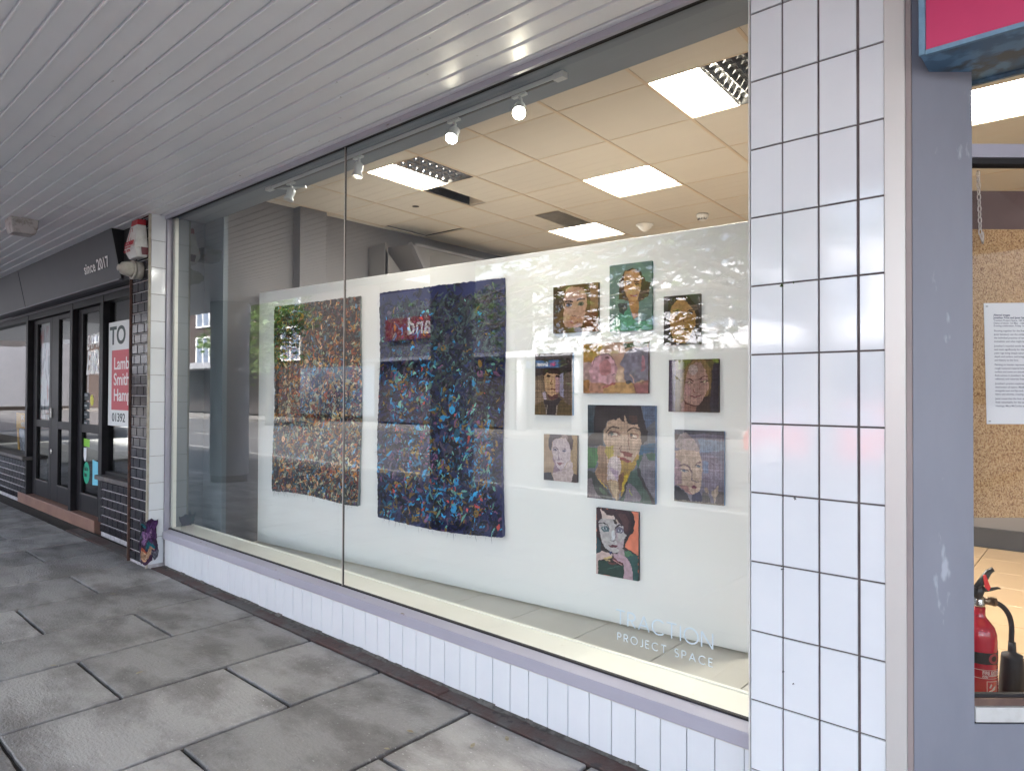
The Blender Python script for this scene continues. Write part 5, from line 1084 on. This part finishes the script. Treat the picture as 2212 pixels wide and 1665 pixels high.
def leaf(xa, xb, name, gl, gr_, hx=None):
    d = MB()
    d.box(xa, gl, .115, .16, .13, 2.455); d.box(gr_, xb, .115, .16, .13, 2.455)
    d.box(gl, gr_, .1152, .16, .13, .335); d.box(gl, gr_, .1152, .16, 1.037, 1.130); d.box(gl, gr_, .1152, .16, 2.40, 2.455)
    o = d.build(name, M['blackpaint'], sh, .004)
    MB().box(gl, gr_, .136, .141, .335, 1.037).build('door_glass', M['glass2'], o); MB().box(gl, gr_, .136, .141, 1.130, 2.40).build('door_glass', M['glass2'], o)
    MB().box(gl, gr_, .108, .1148, .330, .345).build('glazing_bead', M['sill'], o)
    if hx:
        MB().box(hx-.02, hx+.02, .095, .113, 1.17, 1.29).build('handle_plate', M['alu'], o, .003)
        a = MB(); a.tube([(hx, .10, 1.22), (hx, .06, 1.22), (hx-.09, .055, 1.215)], .008, 8); a.build('handle', M['alu'], o)
        MB().lathe([(0, 0), (.03, 0), (.03, .008), (0, .01)], (hx, .113, .745), (0, -1, 0), 20).build('lock', M['alu'], o)
    return o
leaf(-9.92, -9.092, 'door', -9.755, -9.185, None)
d2 = leaf(-9.087, -8.15, 'door', -8.80, -8.36, -9.055)
d3 = leaf(-8.046, -7.11, 'side_door', -7.886, -7.324, None)
struct('shop_floor', MB().box(-14.5, -5.57, .17, 5, -.02, .10), M['dark'])
struct('shop_interior_wall', MB().box(-14.5, -5.6, 3.0, 3.1, 0, 3.0), M['shopdark'])
struct('shop_party_wall', MB().box(-5.56, -5.53, .30, 5, 0, 3.0), M['shopdark'])
struct('shop_ceiling', MB().box(-14.5, -5.57, .17, 5, 2.9, 3.0), M['shopdark'])
# fascia with lettering
fa = thing('shop_fascia', 'charcoal leaning fascia board lettered since 2017', 'fascia sign', (-9, -.15, 2.57))
XF = -5.99
a = MB(); prof = [(-.207, 3.027), (-.121, 2.572), (.05, 2.572), (.05, 3.027)]
a.prism([(XF, y, z) for y, z in prof], (-9.6-XF+.30, 0, 0)); a.build('board', M['fascia'], fa)
a = MB(); a.prism([(-9.32, y, z) for y, z in prof], (-5.5, 0, 0)); a.build('board', M['fascia'], fa)
a = MB(); a.prism([(XF, -.128, 2.556), (XF, -.128, 2.571), (XF, -.06, 2.571), (XF, -.06, 2.556)], (-8.8, 0, 0)); a.build('lower_trim', M['fasedge'], fa)
a = MB(); a.prism([(XF+.001, y, z) for y, z in prof], (.025, 0, 0)); a.build('end_cap', M['black'], fa)
MB().box(XF+.03, -5.57, -.10, .05, 2.55, 3.027).build('end_infill', M['black'], fa)
for (yy, zz2) in ((-.17, 2.98), (-.16, 2.975)): pass
upf = Vector((0, -.086, .455)).normalized()
text('lettering', 'since 2017', .145, (-6.90, -.151, 2.706), (1, 0, 0), upf, M['white_paint'], fa, .001, bold=.0022, sx=1.06, spacing=1.08)
MB().box(-9.312, -9.300, -.20, -.15, 2.9, 2.95)

# agent's board in the window
sg_ = thing('letting_board', 'white letting board with a red panel reading TO Lambert Smith Hampton', 'sign board', (-6.4, .1, 1.15))
MB().box(-6.97, -5.75, .098, .104, 1.148, 2.232).build('board', mat('sign_white', (.70, .73, .74), .4), sg_)
MB().box(-6.865, -5.80, .0955, .0978, 1.314, 1.934).build('red_panel', mat('sign_red', (.48, .045, .07), .4), sg_)
dk = mat('dark_green_print', (.035, .055, .06), .5)
text('lettering', 'TO LET', .262, (-6.93, .0965, 2.0), (1, 0, 0), (0, 0, 1), dk, sg_, .0008, bold=.006, sx=1.22)
for k, t in enumerate(('Lambert', 'Smith', 'Hampton')): text('lettering', t, .178, (-6.80, .094, 1.735-k*.163), (1, 0, 0), (0, 0, 1), M['white_paint'], sg_, .0008, bold=.002, sx=1.12)
text('lettering', '01392', .125, (-6.85, .0965, 1.195), (1, 0, 0), (0, 0, 1), dk, sg_, .0008, bold=.001, sx=1.22)
# stickers and lettering on the side door
gy = .1345
text('lettering', 'EAT THE', .225, (-7.80, gy, 1.985), (1, 0, .05), (.12, 0, 1), M['white_paint'], d3, .0006, bold=.004, sx=.62, shear=.1)
text('lettering', 'BIRD', .37, (-7.82, gy, 1.70), (1, 0, .06), (.10, 0, 1), M['white_paint'], d3, .0006, bold=.008, sx=.80, shear=.1)
def sticker(name, mb_pts, m_, y=gy): a = MB(); a.prism([(x, y, z) for x, z in mb_pts], (0, .0006, 0)); return a.build(name, m_, d3)
def oval(cx, cz, rx, rz): return [(cx+rx*math.cos(t), cz+rz*math.sin(t)) for t in [2*math.pi*i/24 for i in range(24)]]
sticker('green_sticker', [(-7.875, .965), (-7.67, .96), (-7.67, .872), (-7.875, .875)], mat('lime', (.20, .52, .03), .4))
wst = mat('sticker_white', (.72, .75, .78), .4)
sticker('white_sticker', [(-7.875, .86), (-7.78, .86), (-7.78, .76), (-7.80, .715), (-7.828, .70), (-7.855, .715), (-7.875, .76)], wst)
sticker('teal_sticker', oval(-7.77, .575, .105, .125), mat('teal_green', (.01, .40, .24), .4))
sticker('blue_sticker', [(-7.565, .738), (-7.33, .72), (-7.33, .47), (-7.565, .455)], mat('sky_blue_sticker', (.16, .55, .72), .4))
sticker('yellow_sticker', oval(-7.61, 1.405, .055, .065), mat('yellow_sticker_ink', (.62, .58, .04), .4))
for z in (1.49, 1.385, 1.28, 1.18): sticker('dark_sticker', [(-7.868, z), (-7.69, z-.003), (-7.69, z-.085), (-7.868, z-.085)], mat('dark_sticker_ink', (.02, .035, .045), .4))
for z in (1.45, 1.335, 1.235, 1.135): text('lettering', 'OPEN' if z > 1.4 else 'menu', .04, (-7.86, gy-.002, z), (1, 0, 0), (0, 0, 1), wst, d3, .0005)
text('lettering', 'Eat in', .075, (-7.84, gy-.002, .60), (1, 0, 0), (0, 0, 1), M['black'], d3, .0005, bold=.002, sx=.7)
text('lettering', 'late', .075, (-7.84, gy-.002, .53), (1, 0, 0), (0, 0, 1), M['black'], d3, .0005, bold=.002, sx=.8)
# streaky red and white poster in the left door
po = tag(MB().box(-9.745, -9.25, .150, .154, 1.14, 2.36).build('door_poster', mat('streaky_poster', (.48, .47, .50), .4, c2=(.40, .05, .05), nscale=5, ndet=8, contrast=(.5, .62), stretch=(1.6, 1, .5), c3=(.15, .13, .16), n3=9, t3=(.52, .6))), 'streaky red and white poster behind the left door glass', 'poster')
# orange sign standing in the left window
ob_ = thing('window_sign', 'orange standing sign inside the left shop window', 'sign', (-10.9, .23, .64))
ora = mat('orange_board', (.75, .36, .02), .5)
MB().box(-11.28, -10.50, .22, .24, .958, 1.186).build('header', ora, ob_, .005)
a = MB(); a.prism([(-11.25, .22, .958), (-11.17, .22, .958), (-11.09, .22, .64), (-11.17, .22, .64)], (0, .02, 0)); a.build('leg', ora, ob_)
a = MB(); a.prism([(-11.15, .225, .95), (-10.5, .225, .95), (-10.5, .225, .64), (-11.06, .225, .64)], (0, .012, 0)); a.build('picture_panel', mat('sign_picture', (.5, .5, .55), .5, c2=(.12, .12, .16), nscale=6, contrast=(.45, .55)), ob_)
text('lettering', 'EAT', .095, (-11.0, .217, 1.09), (1, 0, 0), (0, 0, 1), M['white_paint'], ob_, .001)
text('lettering', 'HERE', .095, (-11.0, .217, .99), (1, 0, 0), (0, 0, 1), M['white_paint'], ob_, .001)

# ---- fallen leaves and gum marks on the slabs
lm = mat('dry_leaf', (.30, .27, .19), .8, c2=(.2, .16, .1), nscale=30)
fx = [(-1.30, -.62, .4), (-1.05, -.36, 2.0), (-4.55, -.62, 1.0), (-1.72, -1.52, .2), (-3.35, -1.3, .8), (-2.9, -1.02, 1.9), (-.98, -.22, 2.4), (-1.34, -.46, .2)]
names = ['pale dry leaf on the slab nearest the camera', 'pale leaf beside the reddish edge strip', 'tiny leaf near the foot of the far pier', 'dry leaf at the lower left of the slabs', 'small leaf in the middle of the pavement', 'curled leaf on a dark slab', 'leaf lying close to the white riser tiles', 'small round leaf between the two near joints']
for (x, y, an), nm in zip(fx, names):
    L = rs.uniform(.014, .024); a = MB()
    c, s = math.cos(an), math.sin(an); out = [(-1, 0), (-.5, .32), (.1, .42), (.6, .25), (1, 0), (.6, -.25), (.1, -.42), (-.5, -.32)]
    ps = [(x+L*(u*c-v*s), y+L*(u*s+v*c), .0045+.003*abs(v)) for u, v in out]
    a.prism(ps, (0, 0, .0006)); tag(a.build('fallen_leaf', lm), nm, 'leaf', 'fallen leaves on the pavement')

# ================================================================== THE STREET BEHIND (seen in the glass)
for (x, y, lb) in ((-10.25, -3.0, 'round grey arcade column seen mirrored left of the display board'), (-4.53, -2.80, 'round grey arcade column seen mirrored in the navy hanging'), (-16.5, -2.95, 'round grey arcade column furthest along the arcade')):
    o = thing('arcade_column', lb, 'column', (x, y, 0), 'columns along the arcade edge')
    cr = .245 if x > -6 else .31
    MB().lathe([(.0, .0), (cr-.02, .0), (cr-.02, .10), (cr-.03, .11)], (x, y, 0)).build('base', M['colbase'], o)
    MB().lathe([(cr, .11), (cr, 2.6), (cr+.01, 2.62), (cr+.01, 3.025)], (x, y, 0)).build('shaft', M['colpaint'], o)
def windows(o, x0, x1, y, z0, z1, n, rows, mg=.5):
    """each window frame with its pane on a facade that faces the arcade"""
    for r_ in range(rows):
        for k in range(n):
            xa = x0+(x1-x0)*k/n+mg; xb = x0+(x1-x0)*(k+1)/n-mg; h = (z1-z0)/rows; za = z0+r_*h+.25; zb = z0+(r_+1)*h-.45
            f = MB(); f.box(xa, xa+.12, y-.02, y+.10, za, zb); f.box(xb-.12, xb, y-.02, y+.10, za, zb); f.box(xa+.12, xb-.12, y-.02, y+.10, za, za+.10); f.box(xa+.12, xb-.12, y-.02, y+.10, zb-.10, zb)
            xm = (xa+xb)/2; f.box(xm-.05, xm+.05, y-.02, y+.10, za+.10, zb-.10)
            w_ = f.build('window', M['white_paint'], o); MB().box(xa+.1, xb-.1, y, y+.04, za+.08, zb-.08).build('pane', M['wglass'], w_)
b1 = thing('white_shop_block', 'white rendered shop block across the road', 'building', (-8, -19.2, 0))
MB().box(-17, 14, -30, -19.2, 0, 5.9).build('wall', M['wbuild'], b1)
windows(b1, -17, 14, -19.2, 3.4, 5.9, 9, 1, .75)
MB().box(-17, 14, -19.2, -17.5, 2.92, 3.16).build('canopy', M['wbuild'], b1)
MB().box(-17, 14, -19.19, -19.0, .1, 2.9).build('shop_glazing', M['shopdark'], b1)
for k, x in enumerate((-16.4, -13.7, -9.6, -5.2, 0, 5)): MB().lathe([(.0, .0), (.2, 0), (.2, 2.92)], (x, -17.8, 0)).build('column', M['wbuild'], b1)
sgn = thing('shop_sign', 'small blue sweet shop sign across the road', 'sign', (-14.9, -17.46, 2.5)); MB().box(-15.9, -14.3, -17.6, -17.47, 2.47, 2.76).build('panel', mat('sign_blue', (.03, .12, .28), .4), sgn)
text('lettering', 'So', .24, (-14.45, -17.455, 2.54), (-1, 0, 0), (0, 0, 1), mat('sign_pinkred', (.6, .05, .15), .4), sgn, .002, bold=.004)
text('lettering', 'Sweet', .24, (-14.78, -17.455, 2.54), (-1, 0, 0), (0, 0, 1), M['white_paint'], sgn, .002, bold=.004)
b2 = thing('grey_store', 'grey clad supermarket across the road', 'building', (-24, -19.0, 0))
MB().box(-26.6, -17.3, -30, -18.4, 0, 6.4).build('wall', mat('slate_cladding', (.05, .053, .068), .6), b2); MB().box(-26.6, -17.35, -18.38, -17.5, 3.0, 3.15).build('canopy', mat('slate_edge', (.14, .15, .18), .6), b2); MB().box(-26.4, -17.6, -18.39, -18.2, .1, 2.8).build('shop_glazing', M['shopdark'], b2)
sgn = thing('store_sign', 'red store sign with white lettering across the road', 'sign', (-23, -18, 4)); MB().box(-25.6, -20.4, -18.38, -18.2, 4.05, 5.1).build('panel', mat('store_red', (.10, .010, .012), .4), sgn)
text('lettering', 'Iceland', 1.18, (-20.6, -18.19, 4.28), (-1, 0, 0), (0, 0, 1), mat('sign_letter_grey', (.30, .28, .30), .5), sgn, .01, bold=.02)
b3 = thing('brick_terrace', 'red brick terrace far along the road', 'building', (-48, -20, 0))
MB().box(-75, -34.5, -30, -19.5, 0, 9).build('wall', M['brick'], b3); windows(b3, -75, -34.5, -19.5, 3.2, 8.8, 10, 2, .9); MB().box(-70, -38, -19.5, -17.5, 3.1, 3.5).build('canopy', M['gbuild'], b3); MB().box(-70, -38, -19.49, -19.3, .1, 3.0).build('shop_glazing', M['shopdark'], b3)

# plane tree by the kerb
def tree(name, label, base, h, seed, tips, leafn, leafr=(.075, .105), spread=.55):
    rg = random.Random(seed); o = thing(name, label, 'tree', base); b = Vector(base)
    t = MB(); t.tube([b, b+Vector((.05, 0, h*.25)), b+Vector((-.05, .05, h*.5)), b+Vector((0, 0, h*.75)), b+Vector((0, 0, h))], [.20, .17, .14, .10, .06], 12); t.build('trunk', M['bark'], o)
    lb = MB(); lv = MB(); cen = []
    for (p0z, end) in tips:
        s = b+Vector((0, 0, p0z)); e = Vector(end); m1 = s.lerp(e, .4)+Vector((rg.uniform(-.2, .2), rg.uniform(-.2, .2), .25)); m2 = s.lerp(e, .75)+Vector((rg.uniform(-.2, .2), rg.uniform(-.2, .2), .15))
        lb.tube([s, m1, m2, e], [.06, .04, .022, .008], 7)
        for k in range(9):
            u = rg.uniform(.3, 1.0); q = (s.lerp(m1, u/.4) if u < .4 else m1.lerp(m2, (u-.4)/.35) if u < .75 else m2.lerp(e, (u-.75)/.25))
            tw = q+Vector((rg.gauss(0, .8), rg.gauss(0, .3), rg.gauss(-.05, .45))); mid = q.lerp(tw, .5)+Vector((0, 0, .06)); lb.tube([q, mid, tw], [.012, .008, .004], 5); cen += [tw, mid, tw.lerp(mid, .5)]
    lobe = []
    for k in range(5):
        an = math.pi/2+k*2*math.pi/5; lobe.append((1.0 if k else 1.15, an)); lobe.append((.42, an+math.pi/5))
    for k in range(leafn):
        c = rg.choice(cen); p = c+Vector((rg.gauss(0, .34), rg.gauss(0, .22), rg.gauss(-.04, .20))); r_ = rg.uniform(*leafr)
        nrm = Vector((rg.gauss(0, .55), rg.gauss(0, .55), 1)).normalized(); a_ = nrm.orthogonal().normalized(); a_ = Matrix.Rotation(rg.uniform(0, 6.28), 3, nrm) @ a_; b_ = nrm.cross(a_)
        pts = [p+(a_*math.cos(an)+b_*math.sin(an))*rr*r_+nrm*(-.12*r_*rr*rr) for rr, an in lobe]
        lv.add([p+nrm*.02*r_]+pts, [(0, 1+i, 1+(i+1) % 10) for i in range(10)], rg.uniform(.6, 1.5))
    lb.build('limbs', M['bark'], o)
    lf = mat('plane_leaf', (.07, .13, .035), .5, c2=(.10, .15, .03), nscale=2, tone=True)
    # leaves let some light through
    nn_ = lf.node_tree.nodes; bs_ = nn_['Principled BSDF']; tl = nn_.new('ShaderNodeBsdfTranslucent'); mx = nn_.new('ShaderNodeMixShader'); mx.inputs[0].default_value = .35
    tl.inputs[0].default_value = (.14, .26, .04, 1); out = nn_['Material Output']; lf.node_tree.links.new(bs_.outputs[0], mx.inputs[1]); lf.node_tree.links.new(tl.outputs[0], mx.inputs[2]); lf.node_tree.links.new(mx.outputs[0], out.inputs[0])
    lv.build('crown', lf, o)
rg = random.Random(2)
tips = [(rg.uniform(2.4, 4.6), (rg.uniform(-8.4, -2.4), rg.uniform(-7.0, -5.4), rg.uniform(2.2, 4.9))) for k in range(38)]
tree('plane_tree', 'plane tree at the kerb whose leaves show mirrored over the top paintings', (-1.6, -6.4, -.1), 6.0, 4, tips, 2900, (.07, .12))
rg = random.Random(9)
tips = [(rg.uniform(2.5, 5.5), (-30+rg.uniform(-3, 3), -14+rg.uniform(-2, 2), rg.uniform(2.6, 7))) for k in range(26)]
tree('street_tree', 'street tree far along the road mirrored beside the pier', (-30, -14.5, -.1), 6.5, 6, tips, 3500, (.14, .2))

# red car parked on the far side
car = thing('red_car', 'small red hatchback parked on the far side of the road', 'car', (-4.6, -13.8, -.12))
cp_ = mat('red_car_paint', (.55, .05, .03), .25, coat=.8)
prof = [(-2.0, .30), (-2.02, .62), (-1.9, .82), (-1.35, .92), (-.75, 1.38), (-.3, 1.45), (.75, 1.43), (1.35, 1.1), (1.85, .98), (2.0, .78), (2.0, .32), (1.5, .25), (-1.5, .25)]
cx, cyc = -3.4, -14.6
a = MB(); a.prism([(cx+u, cyc, v-.12) for u, v in prof], (0, 1.65, 0)); a.build('body', cp_, car, .05)
a = MB(); a.prism([(cx+u, cyc+1.648, v-.12) for u, v in [(-1.2, .96), (-.7, 1.34), (-.3, 1.39), (.70, 1.37), (1.2, 1.08), (1.1, .96)]], (0, .008, 0)); a.build('side_window', M['wglass'], car)
for u in (-1.25, 1.25):
    w_ = MB().lathe([(.0, 0), (.31, 0), (.32, .02), (.32, .2), (.0, .2)], (cx+u, cyc+1.48, .20), (0, 1, 0), 24).build('wheel', M['black'], car); MB().lathe([(0, .2), (.2, .205), (.21, .2)], (cx+u, cyc+1.48, .20), (0, 1, 0), 20).build('rim', M['alu'], w_)
a = MB(); a.box(cx-2.03, cx-1.9, cyc+1.2, cyc+1.6, .5, .64); a.build('headlight', M['white'], car)

b4 = thing('far_terrace', 'pale office block closing the far end of the road', 'building', (-92, -10, 0))
MB().box(-110, -85, -45, 30, 0, 13).build('wall', M['gbuild'], b4)
b5 = thing('arcade_terrace', 'brick building continuing the arcade side of the road', 'building', (-50, 5, 0))
MB().box(-85, -31, 0, 12, 0, 9).build('wall', M['brick'], b5)

b6 = thing('dark_shop', 'dark brown shop front across the road left of the supermarket', 'building', (-30, -19, 0))
MB().box(-34.2, -26.8, -30, -18.8, 0, 7.5).build('wall', mat('dark_brown_cladding', (.05, .04, .038), .7), b6)
MB().box(-34, -27, -18.79, -18.6, .3, 2.9).build('shop_glazing', M['wglass'], b6)
